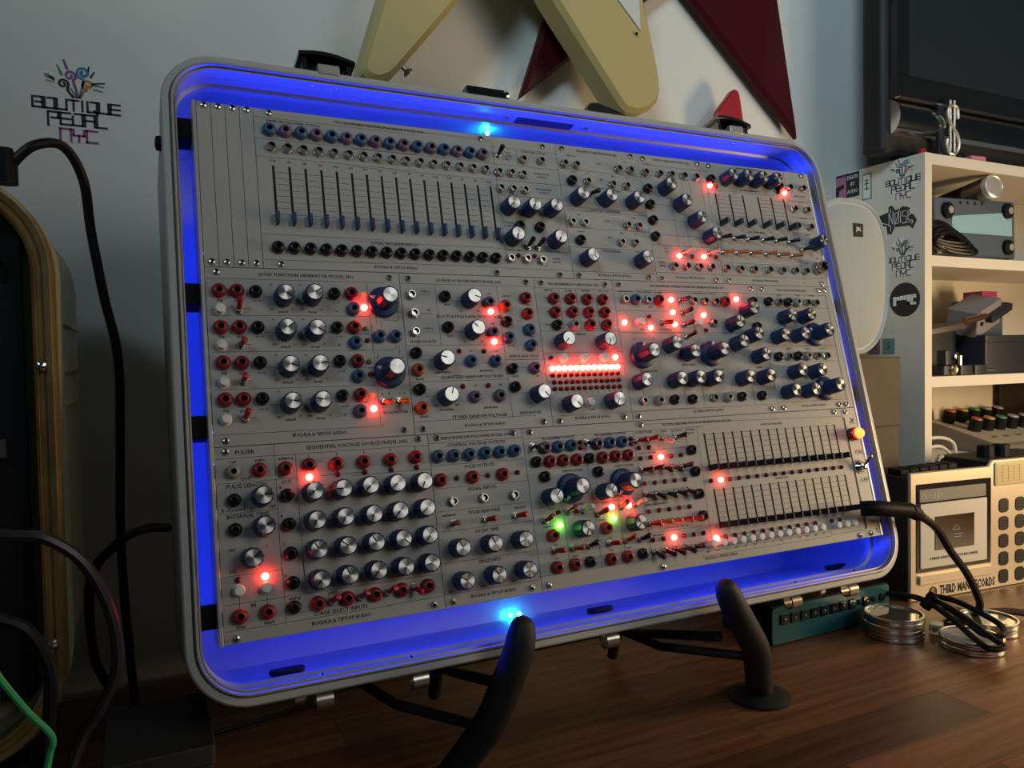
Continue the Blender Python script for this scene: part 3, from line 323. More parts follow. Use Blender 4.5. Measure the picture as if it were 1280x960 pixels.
 "text":[[313.5,139.3,3.1,"PROGRAMMABLE PULSER MODEL 240t"],[286.5,145.2,2.6,"INPUTS"],[307.0,145.5,2.6,"ALTER"],[325.4,145.0,2.6,"MATRIX"],[344.6,145.1,2.6,"ALL OUT"],[283.8,152.3,2.4,"start"],[283.9,164.7,2.4,"stop"],[281.7,176.9,2.4,"period"],[314.0,185.9,3.0,"PERIOD"],[276.0,222.6,2.2,"A"],[275.9,228.5,2.2,"B"],[275.8,234.4,2.2,"C"],[313.9,254.0,2.4,"reset"],[313.9,261.4,3.1,"BUCHLA & TIPTOP AUDIO"],[280.6,238.8,2.6,"1"],[286.7,238.8,2.6,"2"],[292.7,238.8,2.6,"3"],[298.8,238.8,2.6,"4"],[304.9,238.8,2.6,"5"],[310.9,238.8,2.6,"6"],[317.0,238.7,2.6,"7"],[323.0,238.7,2.6,"8"],[329.1,238.7,2.6,"9"],[335.2,238.7,2.6,"10"],[341.2,238.7,2.6,"11"],[347.3,238.7,2.6,"12"]]},"m259":{"jack":[[365.2,153.1,"M"],[377.6,152.9,"B"],[391.1,153.1,"M"],[404.3,153.2,"R"],[445.5,152.7,"M"],[459.4,153.1,"M"],[472.7,153.5,"M"],[485.2,153.0,"R"],[521.2,152.4,"K"],[465.7,175.1,"M"],[520.6,179.1,"K"],[368.5,249.3,"M"],[386.0,249.7,"W"],[403.5,249.6,"K"],[424.4,250.0,"K"],[450.1,249.6,"M"],[467.0,249.9,"W"],[484.6,249.8,"K"],[510.4,249.9,"K"]],
 "led":[[419.6,152.1,"R"],[419.0,164.6,"R"],[361.8,174.9,"R"],[390.9,169.4,"r"],[390.4,179.9,"R"],[419.2,176.6,"R"],[420.2,188.1,"o"],[501.1,150.1,"R"],[455.8,167.1,"R"],[455.8,182.2,"r"]],
 "toggle":[[430.3,152.6,432.6,153.2,"N"],[430.7,165.2,433.6,164.3,"N"],[430.3,176.9,433.0,176.8,"N"],[430.7,189.3,432.7,187.8,"N"],[404.1,175.0,408.5,176.9,"R"]],
 "button":[[378.2,174.7],[446.5,175.4]],
 "knob":[[509.3,162.9,80],[487.9,177.1,80],[509.4,189.2,80],[488.4,197.0,80],[513.8,210.5,60],[407.2,197.8,80],[426.9,206.1,60],[366.6,231.9,-45],[406.3,231.9,-45],[427.7,231.3,-45],[449.0,231.4,-45],[488.3,232.5,-45],[514.7,231.9,-45]],
 "big":[[374.9,206.6],[455.8,206.3]],
 "screw":[[362.1,138.4],[361.4,262.7],[523.2,138.1],[521.9,263.3]],
 "line":[[357.2,144.6,451.8,144.6],[355.6,163.4,417.4,163.4],[355.6,184.1,443.6,184.1],[387.6,163.5,387.6,183.4],[403.2,143.7,403.2,162.9],[355.9,257.9,427.9,257.9],[380.5,142.9,531.4,142.9],[369.0,184.9,528.2,184.9],[418.1,144.8,418.1,163.3],[443.4,145.2,443.4,163.0],[485.4,145.2,485.4,164.4],[442.8,163.9,442.8,185.1],[420.6,185.0,420.6,220.3],[445.8,185.1,445.8,220.9],[371.1,209.2,371.1,251.9],[389.9,234.6,389.9,246.2],[417.9,235.5,417.9,257.3],[439.6,236.2,439.6,257.4],[474.9,235.6,474.9,246.0],[501.9,236.5,501.9,257.5],[355.4,258.6,530.0,258.6]],
 "text":[[443.0,138.3,3.0,"PROGRAMMABLE COMPLEX WAVEFORM GENERATOR MODEL 259t"],[462.6,144.7,2.3,"PRINCIPAL OSC OUTPUTS"],[489.8,144.7,2.2,"GATE"],[390.2,144.9,2.2,"OSC OUTPUTS"],[407.8,145.0,2.2,"GATE"],[381.0,221.5,2.6,"FREQUENCY (Hz)"],[428.6,216.5,2.6,"MOD INDEX"],[463.3,221.8,2.6,"PITCH (Hz)"],[515.6,221.0,2.6,"TIMBRE"],[442.8,261.5,3.1,"BUCHLA & TIPTOP AUDIO"],[369.1,144.5,2.4,"MODULATION"],[381.0,159.0,2.0,"sq"],[394.3,159.2,2.2,"signal"],[407.5,159.0,2.2,"OUT"],[381.1,181.5,2.0,"PHASE"],[407.6,181.5,2.2,"MODULATION"],[369.6,190.9,2.0,"100"],[391.6,191.0,2.0,"1k"],[367.0,207.2,2.0,"10"],[370.0,214.1,2.0,"20"]]},"m258":{"jack":[[542.5,152.2,"K"],[557.1,152.6,"M"],[569.6,152.5,"K"],[582.2,152.5,"W"],[597.0,152.7,"M"],[609.5,152.7,"M"],[542.2,210.5,"K"],[556.3,210.9,"M"],[568.7,210.4,"K"],[581.7,210.6,"W"],[596.5,210.5,"M"],[609.7,210.7,"M"]],
 "knob":[[558.8,169.7,225],[585.8,168.7,80],[544.4,190.6,-45],[571.9,189.3,-40],[558.2,227.5,80],[585.4,227.8,80],[544.3,247.7,-45],[571.3,247.9,50]],
 "big":[[599.1,187.4],[598.5,245.5]],
 "screw":[[538.5,138.1],[618.8,137.7],[537.6,263.1],[615.4,263.3]],
 "line":[[533.7,143.4,627.2,143.4],[533.8,157.7,628.4,157.7],[533.1,199.4,627.3,199.4],[532.6,216.0,627.8,216.0],[531.6,257.6,626.3,257.6],[627.7,143.6,627.7,259.2],[545.2,173.2,545.2,184.4],[562.5,161.7,562.5,178.8],[573.5,173.0,579.4,178.7],[544.0,230.4,544.0,241.3],[564.2,219.9,564.2,231.0],[574.1,232.2,578.5,238.8]],
 "text":[[579.3,138.8,2.9,"TWIN OSCILLATOR MODEL 258t"],[561.1,144.6,2.2,"INPUTS"],[587.1,144.4,2.1,"IN OUT"],[607.5,144.2,2.2,"OUTPUTS"],[560.3,202.2,2.2,"INPUTS"],[586.9,202.5,2.1,"IN OUT"],[607.9,202.5,2.2,"OUTPUTS"],[560.6,178.4,2.2,"FM"],[560.0,236.4,2.2,"FM"],[580.0,262.4,2.9,"BUCHLA & TIPTOP AUDIO"]]},"blank_r":{"screw":[[628.0,137.5],[625.7,263.3]]},"m245":{"jack":[[14.0,285.2,"W"],[31.7,285.3,"R"],[49.6,285.7,"R"],[66.2,284.5,"R"],[86.5,285.1,"R"],[106.7,285.1,"R"],[13.6,305.0,"K"],[13.3,325.2,"K"],[49.5,304.8,"K"],[49.3,325.3,"K"],[49.2,345.6,"K"],[127.3,285.1,"R"],[147.7,284.5,"R"],[13.2,383.2,"R"],[31.4,382.8,"R"],[49.3,365.9,"K"],[48.9,382.5,"K"],[65.6,382.3,"R"],[86.3,382.0,"R"],[106.6,382.2,"R"],[126.8,381.8,"R"],[147.1,381.7,"R"]],
 "led":[[66.2,293.2,"R"],[86.8,292.8,"r"],[107.4,292.8,"r"],[127.8,292.7,"r"],[148.1,292.5,"r"],[13.5,359.1,"r"],[31.2,359.0,"R"]],
 "button":[[13.5,366.1],[31.2,366.5]],
 "toggle":[[74.9,382.6,77.4,379.7,"R"],[95.6,382.6,98.3,379.9,"R"],[115.9,382.3,119.1,379.6,"R"],[136.5,381.2,138.5,384.5,"R"]],
 "knob":[[31.9,304.3,10],[31.9,324.8,20],[22.6,345.5,40],[66.7,304.4,215],[87.2,304.4,180],[66.7,324.9,235],[86.9,324.7,240],[66.4,345.2,120],[87.0,345.3,140],[107.2,303.9,225],[127.6,304.2,215],[148.8,304.4,245],[107.8,324.9,245],[127.7,324.5,225],[148.7,324.4,220],[107.6,345.1,120],[128.1,345.1,-45],[148.5,344.7,230],[66.8,366.2,225],[86.6,365.6,110],[107.4,365.1,230],[127.7,365.2,250],[148.1,365.1,195]],
 "screw":[[9.9,270.7],[10.4,397.5],[151.9,270.5],[151.3,396.4]],
 "line":[[3.3,275.5,42.7,275.5],[42.7,267.2,42.7,314.5],[42.7,275.6,130.2,275.6],[3.7,292.9,43.1,292.9],[43.1,292.8,57.8,292.8],[3.8,313.9,43.3,313.9],[57.5,275.4,57.5,362.3],[42.5,314.5,42.5,360.4],[74.0,292.8,85.0,292.8],[89.5,292.6,105.8,292.6],[19.5,304.7,27.0,304.7],[18.9,324.9,26.3,324.9],[4.0,356.1,43.1,356.1],[43.2,356.1,43.2,392.1],[4.0,374.8,42.8,374.8],[57.9,349.9,57.9,374.3],[42.8,374.5,120.5,374.5],[4.1,392.0,43.2,392.0],[43.2,391.9,118.8,391.9],[13.6,369.4,13.6,378.3],[31.7,369.0,31.7,378.0],[97.5,294.6,159.0,294.6],[99.1,275.6,160.6,275.6],[116.7,374.5,158.8,374.5],[114.4,391.2,158.3,391.2]],
 "text":[[22.7,271.8,4.0,"PULSER"],[104.3,271.6,3.8,"SEQUENTIAL VOLTAGE SOURCE MODEL 245t"],[14.2,278.3,3.2,"ref"],[32.4,278.1,3.2,"pulse"],[50.4,278.1,3.2,"advance"],[22.6,290.9,3.6,"OUT"],[46.1,291.0,3.4,"IN"],[50.0,295.2,3.4,"OUT"],[22.5,295.5,4.0,"PULSE LENGTH"],[12.5,311.6,3.4,"% of period"],[25.1,311.9,3.2,"0"],[39.0,311.7,3.2,"100"],[22.3,316.4,4.0,"INTERNAL TIME"],[66.7,277.7,3.0,"1"],[87.3,277.8,3.0,"2"],[108.0,277.6,3.0,"3"],[45.3,299.0,3.0,"A"],[45.0,319.2,3.0,"B"],[45.2,339.7,3.0,"C"],[10.4,338.8,3.0,".001"],[10.2,353.4,3.0,".002"],[33.5,338.6,3.0,".1"],[128.4,277.4,2.8,"4"],[148.5,277.5,2.8,"5"],[22.4,377.1,3.6,"IN"],[13.5,390.1,3.6,"stop"],[31.8,389.9,3.6,"start"],[45.1,360.7,3.0,"D"],[49.8,376.4,3.2,"analog"],[76.8,376.3,3.0,"pulse"],[81.7,389.6,3.8,"STAGE SELECT INPUTS"],[81.6,395.8,3.6,"BUCHLA & TIPTOP AUDIO"]]},"m230":{"jack":[[166.0,285.5,"B"],[179.5,285.7,"B"],[192.8,285.8,"B"],[206.6,285.5,"B"],[219.6,285.7,"B"],[232.8,285.4,"B"],[166.3,304.0,"R"],[193.3,304.0,"R"],[219.8,303.8,"R"],[174.4,321.3,"M"],[200.6,321.1,"M"],[227.6,321.3,"M"]],
 "led":[[180.2,303.4,"r"],[207.0,303.5,"r"],[233.7,303.4,"r"]],
 "toggle":[[173.2,338.4,172.9,338.2,"R"],[199.9,338.2,204.4,338.1,"R"],[226.6,338.1,231.5,337.8,"R"]],
 "knob":[[173.7,357.2,115],[200.5,357.2,115],[227.1,357.2,200],[174.2,381.9,145],[200.7,381.1,130],[227.1,380.7,205]],
 "screw":[[167.2,270.7],[234.0,270.6],[166.4,396.6],[233.8,395.8]],
 "line":[[160.6,274.7,242.4,274.7],[160.5,292.5,242.0,292.5],[160.3,310.6,242.2,310.6],[160.8,328.2,242.4,328.2],[160.3,343.6,243.0,343.6],[159.4,367.5,242.3,367.5],[173.1,303.1,179.4,303.1],[200.6,303.4,205.9,303.4],[227.4,303.3,232.9,303.3],[175.2,284.7,175.2,284.8],[202.7,285.1,202.7,285.0],[228.9,285.1,228.9,285.0],[159.1,390.6,241.1,390.6]],
 "text":[[200.8,271.3,3.2,"TRIPLE ENVELOPE FOLLOWER MODEL 230t"],[200.9,277.2,3.6,"CONTROL VOLTAGE OUTPUTS"],[201.3,295.2,3.6,"PULSE OUTPUTS"],[201.1,313.2,3.6,"SIGNAL INPUTS"],[200.8,331.4,3.6,"PULSE RESPONSE"],[170.4,331.5,3.0,"sustained"],[231.9,331.6,3.0,"transient"],[201.0,346.5,3.6,"DECAY TIME"],[200.6,370.0,3.6,"SENSITIVITY"],[174.6,290.1,2.6,"A"],[201.3,290.0,2.6,"B"],[228.1,289.9,2.6,"C"],[165.7,388.9,2.6,"zero"],[192.5,388.5,2.6,"zero"],[219.1,388.4,2.6,"zero"],[200.8,395.0,3.3,"BUCHLA & TIPTOP AUDIO"]]},"m248":{"toggle":[[250.4,283.0,252.0,285.0,"N"],[303.1,282.9,304.8,285.8,"N"],[252.9,345.1,255.0,342.2,"R"],[275.8,340.0,277.7,337.6,"R"],[291.0,340.9,293.6,338.0,"W"],[258.1,369.6,261.4,369.8,"R"],[275.3,369.7,279.5,369.7,"R"],[291.1,369.9,293.6,367.5,"N"],[304.3,345.0,307.6,342.2,"R"],[328.7,341.1,328.6,338.0,"R"],[343.5,340.5,347.0,337.6,"W"],[310.8,370.2,315.2,369.9,"R"],[328.1,369.9,331.5,366.7,"R"],[343.2,370.5,346.4,368.0,"N"],[354.7,285.1,359.4,284.9,"R"],[367.5,284.4,370.4,284.1,"R"],[383.2,284.2,387.6,288.1,"W"],[398.2,284.4,403.0,283.5,"N"],[355.6,311.1,359.6,312.0,"N"],[366.9,311.4,370.7,310.7,"N"],[378.5,309.7,380.1,313.8,"N"],[389.1,310.5,391.9,314.7,"N"],[401.2,311.4,403.0,310.9,"N"],[355.6,332.9,358.7,336.9,"N"],[367.3,332.8,369.1,337.1,"N"],[378.0,333.5,380.9,336.8,"N"],[389.2,333.1,392.8,337.1,"N"],[400.6,332.6,403.2,336.9,"N"],[354.8,358.2,359.5,358.5,"R"],[367.7,358.2,371.1,358.3,"O"],[378.6,358.3,381.9,358.8,"O"],[389.6,358.4,393.9,358.6,"R"],[401.4,358.4,404.2,358.7,"R"],[355.3,382.6,358.2,387.5,"N"],[366.5,382.6,370.8,386.9,"N"],[377.7,382.5,379.8,386.6,"N"],[388.4,382.4,392.6,386.8,"N"],[399.2,383.7,401.7,383.1,"N"]],
 "jack":[[261.5,284.9,"V"],[273.9,285.0,"B"],[286.9,284.7,"B"],[251.6,296.3,"K"],[264.6,296.7,"R"],[277.4,296.8,"R"],[290.7,297.1,"R"],[313.2,285.0,"V"],[325.9,284.8,"B"],[338.9,284.9,"B"],[303.1,297.0,"K"],[316.5,297.3,"R"],[329.8,297.1,"R"],[342.9,297.0,"R"],[257.9,309.0,"K"],[310.0,309.0,"K"],[258.3,357.3,"O"],[258.4,383.0,"R"],[275.2,382.8,"R"],[289.9,382.7,"K"],[310.0,357.0,"O"],[310.5,383.1,"R"],[327.1,383.0,"R"],[342.8,382.6,"K"],[413.3,297.3,"K"],[413.6,317.3,"K"],[413.7,337.6,"K"],[413.9,357.4,"K"]],
 "knob":[[259.5,326.2,50],[312.0,326.7,50],[284.8,355.1,245],[337.3,355.7,225]],
 "big":[[281.0,320.6],[333.3,320.5]],
 "led":[[296.7,282.6,"r"],[296.6,287.4,"r"],[349.0,282.7,"r"],[349.1,287.5,"r"],[266.5,339.7,"r"],[266.3,349.9,"G"],[283.9,340.1,"r"],[318.9,340.1,"R"],[318.9,349.7,"G"],[336.4,340.4,"R"],[356.4,291.4,"r"],[367.4,291.7,"r"],[356.4,300.8,"r"],[367.4,300.7,"r"],[378.3,301.2,"R"],[389.9,301.0,"r"],[401.2,301.0,"r"],[356.3,323.3,"r"],[367.5,323.3,"r"],[378.6,323.3,"r"],[389.7,323.2,"r"],[401.0,323.4,"r"],[356.4,347.9,"r"],[367.7,347.9,"r"],[378.7,348.0,"r"],[389.7,347.9,"r"],[401.3,348.0,"r"],[356.4,372.5,"r"],[367.4,372.6,"r"],[378.6,372.9,"R"],[389.9,372.6,"r"],[401.0,372.8,"r"],[430.5,327.2,"r"],[441.8,327.2,"R"],[453.1,327.3,"r"],[464.4,327.3,"r"],[475.6,327.3,"r"],[486.9,327.4,"r"],[498.2,327.4,"r"],[509.5,327.4,"r"],[520.8,327.5,"r"],[532.1,327.5,"r"],[543.4,327.5,"r"],[554.7,327.6,"r"],[565.9,327.6,"r"],[577.2,327.6,"r"],[588.5,327.7,"r"],[599.8,327.7,"r"],[425.1,378.7,"R"],[436.4,378.7,"r"],[447.7,378.7,"r"],[458.9,378.7,"r"],[470.2,378.7,"r"],[481.5,378.7,"r"],[492.8,378.8,"r"],[504.1,378.8,"r"],[515.4,378.8,"r"],[526.6,378.8,"r"],[537.9,378.8,"r"],[549.2,378.8,"r"],[571.6,379.1,"r"],[583.0,379.0,"r"],[411.8,372.9,"r"]],
 "slider":[[432.2,282.5,318.1,0.06,"k"],[443.5,282.6,318.2,0.06,"k"],[454.9,282.6,318.2,0.06,"k"],[466.2,282.7,318.3,0.06,"k"],[477.6,282.8,318.4,0.06,"k"],[488.9,282.8,318.5,0.06,"k"],[500.2,282.9,318.5,0.06,"k"],[511.6,283.0,318.6,0.06,"k"],[523.0,283.0,318.7,0.06,"k"],[534.2,283.1,318.8,0.06,"k"],[545.6,283.2,318.8,0.06,"k"],[556.9,283.2,318.9,0.06,"k"],[568.2,283.3,319.0,0.06,"k"],[579.6,283.4,319.1,0.06,"k"],[591.0,283.4,319.1,0.06,"k"],[602.2,283.5,319.2,0.06,"k"],[432.6,334.9,370.7,0.06,"k"],[444.0,334.9,370.8,0.06,"k"],[455.3,335.0,370.9,0.06,"k"],[466.7,335.0,371.0,0.06,"k"],[478.0,335.0,371.1,0.06,"k"],[489.4,335.1,371.2,0.06,"k"],[500.8,335.1,371.3,0.06,"k"],[512.1,335.1,371.4,0.06,"k"],[523.5,335.2,371.4,0.06,"k"],[534.9,335.2,371.5,0.06,"k"],[546.2,335.2,371.6,0.06,"k"],[557.6,335.3,371.7,0.06,"k"],[569.0,335.3,371.8,0.06,"k"],[580.4,335.3,371.9,0.06,"k"],[591.6,335.4,372.0,0.06,"k"],[603.0,335.4,372.1,0.06,"k"]],
 "line":[[433.9,283.9,441.9,283.9],[445.1,283.9,453.3,283.9],[456.5,283.9,464.6,283.9],[467.9,283.9,476.0,283.9],[479.2,283.9,487.3,283.9],[490.5,283.9,498.6,283.9],[501.9,283.9,509.9,283.9],[513.1,283.9,521.4,283.9],[524.6,283.9,532.6,283.9],[535.9,283.9,544.0,283.9],[547.2,283.9,555.3,283.9],[558.5,283.9,566.6,283.9],[569.9,283.9,578.0,283.9],[581.2,283.9,589.4,283.9],[592.6,283.9,600.6,283.9],[433.9,288.9,441.9,288.9],[445.1,288.9,453.3,288.9],[456.5,288.9,464.6,288.9],[467.9,288.9,476.0,288.9],[479.2,288.9,487.3,288.9],[490.5,288.9,498.6,288.9],[501.9,288.9,509.9,288.9],[513.1,288.9,521.4,288.9],[524.6,288.9,532.6,288.9],[535.9,288.9,544.0,288.9],[547.2,288.9,555.3,288.9],[558.5,288.9,566.6,288.9],[569.9,288.9,578.0,288.9],[581.2,288.9,589.4,288.9],[592.6,288.9,600.6,288.9],[433.9,293.9,441.9,293.9],[445.1,293.9,453.3,293.9],[456.5,293.9,464.6,293.9],[467.9,293.9,476.0,293.9],[479.2,293.9,487.3,293.9],[490.5,293.9,498.6,293.9],[501.9,293.9,509.9,293.9],[513.1,293.9,521.4,293.9],[524.6,293.9,532.6,293.9],[535.9,293.9,544.0,293.9],[547.2,293.9,555.3,293.9],[558.5,293.9,566.6,293.9],[569.9,293.9,578.0,293.9],[581.2,293.9,589.4,293.9],[592.6,293.9,600.6,293.9],[433.9,298.9,441.9,298.9],[445.1,298.9,453.3,298.9],[456.5,298.9,464.6,298.9],[467.9,298.9,476.0,298.9],[479.2,298.9,487.3,298.9],[490.5,298.9,498.6,298.9],[501.9,298.9,509.9,298.9],[513.1,298.9,521.4,298.9],[524.6,298.9,532.6,298.9],[535.9,298.9,544.0,298.9],[547.2,298.9,555.3,298.9],[558.5,298.9,566.6,298.9],[569.9,298.9,578.0,298.9],[581.2,298.9,589.4,298.9],[592.6,298.9,600.6,298.9],[433.9,303.9,441.9,303.9],[445.1,303.9,453.3,303.9],[456.5,303.9,464.6,303.9],[467.9,303.9,476.0,303.9],[479.2,303.9,487.3,303.9],[490.5,303.9,498.6,303.9],[501.9,303.9,509.9,303.9],[513.1,303.9,521.4,303.9],[524.6,303.9,532.6,303.9],[535.9,303.9,544.0,303.9],[547.2,303.9,555.3,303.9],[558.5,303.9,566.6,303.9],[569.9,303.9,578.0,303.9],[581.2,303.9,589.4,303.9],[592.6,303.9,600.6,303.9],[433.9,308.8,441.9,308.8],[445.1,308.8,453.3,308.8],[456.5,308.8,464.6,308.8],[467.9,308.8,476.0,308.8],[479.2,308.8,487.3,308.8],[490.5,308.8,498.6,308.8],[501.9,308.8,509.9,308.8],[513.1,308.8,521.4,308.8],[524.6,308.8,532.6,308.8],[535.9,308.8,544.0,308.8],[547.2,308.8,555.3,308.8],[558.5,308.8,566.6,308.8],[569.9,308.8,578.0,308.8],[581.2,308.8,589.4,308.8],[592.6,308.8,600.6,308.8],[434.2,336.3,442.4,336.3],[445.6,336.3,453.7,336.3],[456.9,336.3,465.1,336.3],[468.3,336.3,476.4,336.3],[479.6,336.3,487.8,336.3],[491.0,336.3,499.2,336.3],[502.4,336.3,510.5,336.3],[513.8,336.3,521.9,336.3],[525.1,336.3,533.2,336.3],[536.5,336.3,544.6,336.3],[547.9,336.3,556.0,336.3],[559.2,336.3,567.4,336.3],[570.6,336.3,578.8,336.3],[582.0,336.3,590.0,336.3],[593.2,336.3,601.4,336.3],[434.2,341.3,442.4,341.3],[445.6,341.3,453.7,341.3],[456.9,341.3,465.1,341.3],[468.3,341.3,476.4,341.3],[479.6,341.3,487.8,341.3],[491.0,341.3,499.2,341.3],[502.4,341.3,510.5,341.3],[513.8,341.3,521.9,341.3],[525.1,341.3,533.2,341.3],[536.5,341.3,544.6,341.3],[547.9,341.3,556.0,341.3],[559.2,341.3,567.4,341.3],[570.6,341.3,578.8,341.3],[582.0,341.3,590.0,341.3],[593.2,341.3,601.4,341.3],[434.2,346.4,442.4,346.4],[445.6,346.4,453.7,346.4],[456.9,346.4,465.1,346.4],[468.3,346.4,476.4,346.4],[479.6,346.4,487.8,346.4],[491.0,346.4,499.2,346.4],[502.4,346.4,510.5,346.4],[513.8,346.4,521.9,346.4],[525.1,346.4,533.2,346.4],[536.5,346.4,544.6,346.4],[547.9,346.4,556.0,346.4],[559.2,346.4,567.4,346.4],[570.6,346.4,578.8,346.4],[582.0,346.4,590.0,346.4],[593.2,346.4,601.4,346.4],[434.2,351.4,442.4,351.4],[445.6,351.4,453.7,351.4],[456.9,351.4,465.1,351.4],[468.3,351.4,476.4,351.4],[479.6,351.4,487.8,351.4],[491.0,351.4,499.2,351.4],[502.4,351.4,510.5,351.4],[513.8,351.4,521.9,351.4],[525.1,351.4,533.2,351.4],[536.5,351.4,544.6,351.4],[547.9,351.4,556.0,351.4],[559.2,351.4,567.4,351.4],[570.6,351.4,578.8,351.4],[582.0,351.4,590.0,351.4],[593.2,351.4,601.4,351.4],[434.2,356.4,442.4,356.4],[445.6,356.4,453.7,356.4],[456.9,356.4,465.1,356.4],[468.3,356.4,476.4,356.4],[479.6,356.4,487.8,356.4],[491.0,356.4,499.2,356.4],[502.4,356.4,510.5,356.4],[513.8,356.4,521.9,356.4],[525.1,356.4,533.2,356.4],[536.5,356.4,544.6,356.4],[547.9,356.4,556.0,356.4],[559.2,356.4,567.4,356.4],[570.6,356.4,578.8,356.4],[582.0,356.4,590.0,356.4],[593.2,356.4,601.4,356.4],[434.2,361.4,442.4,361.4],[445.6,361.4,453.7,361.4],[456.9,361.4,465.1,361.4],[468.3,361.4,476.4,361.4],[479.6,361.4,487.8,361.4],[491.0,361.4,499.2,361.4],[502.4,361.4,510.5,361.4],[513.8,361.4,521.9,361.4],[525.1,361.4,533.2,361.4],[536.5,361.4,544.6,361.4],[547.9,361.4,556.0,361.4],[559.2,361.4,567.4,361.4],[570.6,361.4,578.8,361.4],[582.0,361.4,590.0,361.4],[593.2,361.4,601.4,361.4],[244.4,276.1,433.5,276.1],[301.5,275.7,301.5,334.8],[243.6,302.9,301.5,302.9],[299.9,302.6,352.6,302.6],[242.3,333.9,302.1,333.9],[302.1,335.1,356.3,335.1],[271.5,335.2,271.5,390.3],[301.5,334.7,301.5,390.2],[326.2,335.8,326.2,390.6],[353.0,275.8,353.0,390.8],[354.1,294.1,410.0,294.1],[378.8,276.6,378.8,292.6],[395.7,276.7,395.7,291.5],[410.7,277.7,410.7,293.9],[354.7,315.6,412.1,315.6],[354.8,338.8,409.1,338.8],[355.8,366.6,410.8,366.6],[240.6,388.4,409.2,388.4],[413.1,276.0,432.4,276.0],[424.9,275.7,419.9,383.3],[361.9,270.4,616.9,275.5],[407.2,393.5,567.2,393.5],[420.4,377.3,420.4,391.0],[568.2,386.8,568.2,392.6],[567.4,392.6,616.7,392.6],[416.0,389.1,566.9,389.1]],
 "button":[[418.5,383.3],[429.8,383.3],[441.1,383.4],[452.4,383.4],[463.7,383.4],[475.0,383.5],[486.3,383.5],[497.6,383.5],[508.9,383.6],[520.2,383.6],[531.5,383.6],[542.8,383.7],[554.1,383.7],[575.8,383.8],[587.3,384.1],[598.3,384.2]],
 "screw":[[249.6,270.8],[362.1,270.6],[362.7,396.4],[605.6,270.8],[607.3,397.5],[249.2,396.1]],
 "text":[[276.3,277.4,2.8,"PROGRAMMED OUTPUTS"],[328.9,277.4,2.8,"PROGRAMMED OUTPUTS"],[285.3,305.9,2.6,"TIME MULTIPLIER"],[338.2,305.7,2.6,"TIME MULTIPLIER"],[364.5,277.7,2.5,"OUTPUT PULSES"],[385.7,278.0,2.5,"CLEAR"],[401.7,278.2,2.3,"STAGE NO"],[417.1,278.3,2.2,"EXTERNAL"],[417.4,281.5,2.2,"INPUTS"],[364.9,296.5,2.2,"OUTPUT VOLTAGE"],[260.3,335.7,2.4,"MODE"],[313.5,336.3,2.4,"MODE"],[287.2,334.7,2.4,"ADDRESS"],[362.4,369.0,2.2,"TIME RANGE"],[254.6,349.8,2.2,"advance"],[307.0,349.8,2.2,"advance"],[259.9,376.1,2.2,"start"],[277.0,376.2,2.2,"strobe"],[313.0,375.9,2.2,"start"],[330.7,376.0,2.2,"strobe"],[260.4,365.0,2.2,"stop"],[313.5,365.5,2.2,"stop"],[364.9,342.3,2.5,"OPERATING MODE"],[383.4,363.8,2.2,"of start  entry high  edge  edge"],[426.8,272.1,3.0,"MULTIPLE ARBITRARY FUNCTION GENERATOR MODEL 248t"],[517.1,278.3,2.5,"OUTPUT VOLTAGE LEVEL"],[517.3,331.6,2.4,"INTERVAL TIME"],[428.4,395.6,3.2,"BUCHLA & TIPTOP AUDIO"],[414.0,389.8,2.0,"ADD"],[425.1,389.8,2.0,"PGM"],[436.3,389.8,2.0,"CE"],[447.4,389.9,2.0,"ECH"],[458.6,389.9,2.0,"ED"],[469.7,389.9,2.0,"EDH"],[480.8,389.9,2.0,"LG"],[492.0,390.0,2.0,"EJ"],[503.1,390.0,2.0,"LOG"],[514.2,390.0,2.0,"EX"],[525.4,390.0,2.0,"TCH"],[536.5,390.1,2.0,"HLD"],[547.7,390.1,2.0,"RUN"],[558.8,390.1,2.0,"STP"]]},"mpow":{"screw":[[621.6,271.1],[623.1,397.0]],
 "lamp":[[620.9,294.5]],
 "lamptip":[[611.9,296.5]],
 "switch":[[625.9,329.0,625.1,323.4]],
 "plug":[[615.1,374.5]],
 "plane":[[629.3,279.2]],
 "logo":[[633.3,395.5]],
 "slot":[[618.1,276.2,617.8,392.3]],
 "text":[[629.4,314.3,7.0,"ON"],[629.1,343.6,7.0,"OFF"],[629.7,366.5,3.8,"15VDC"],[629.6,385.8,4.0,"+-o--"]]}}
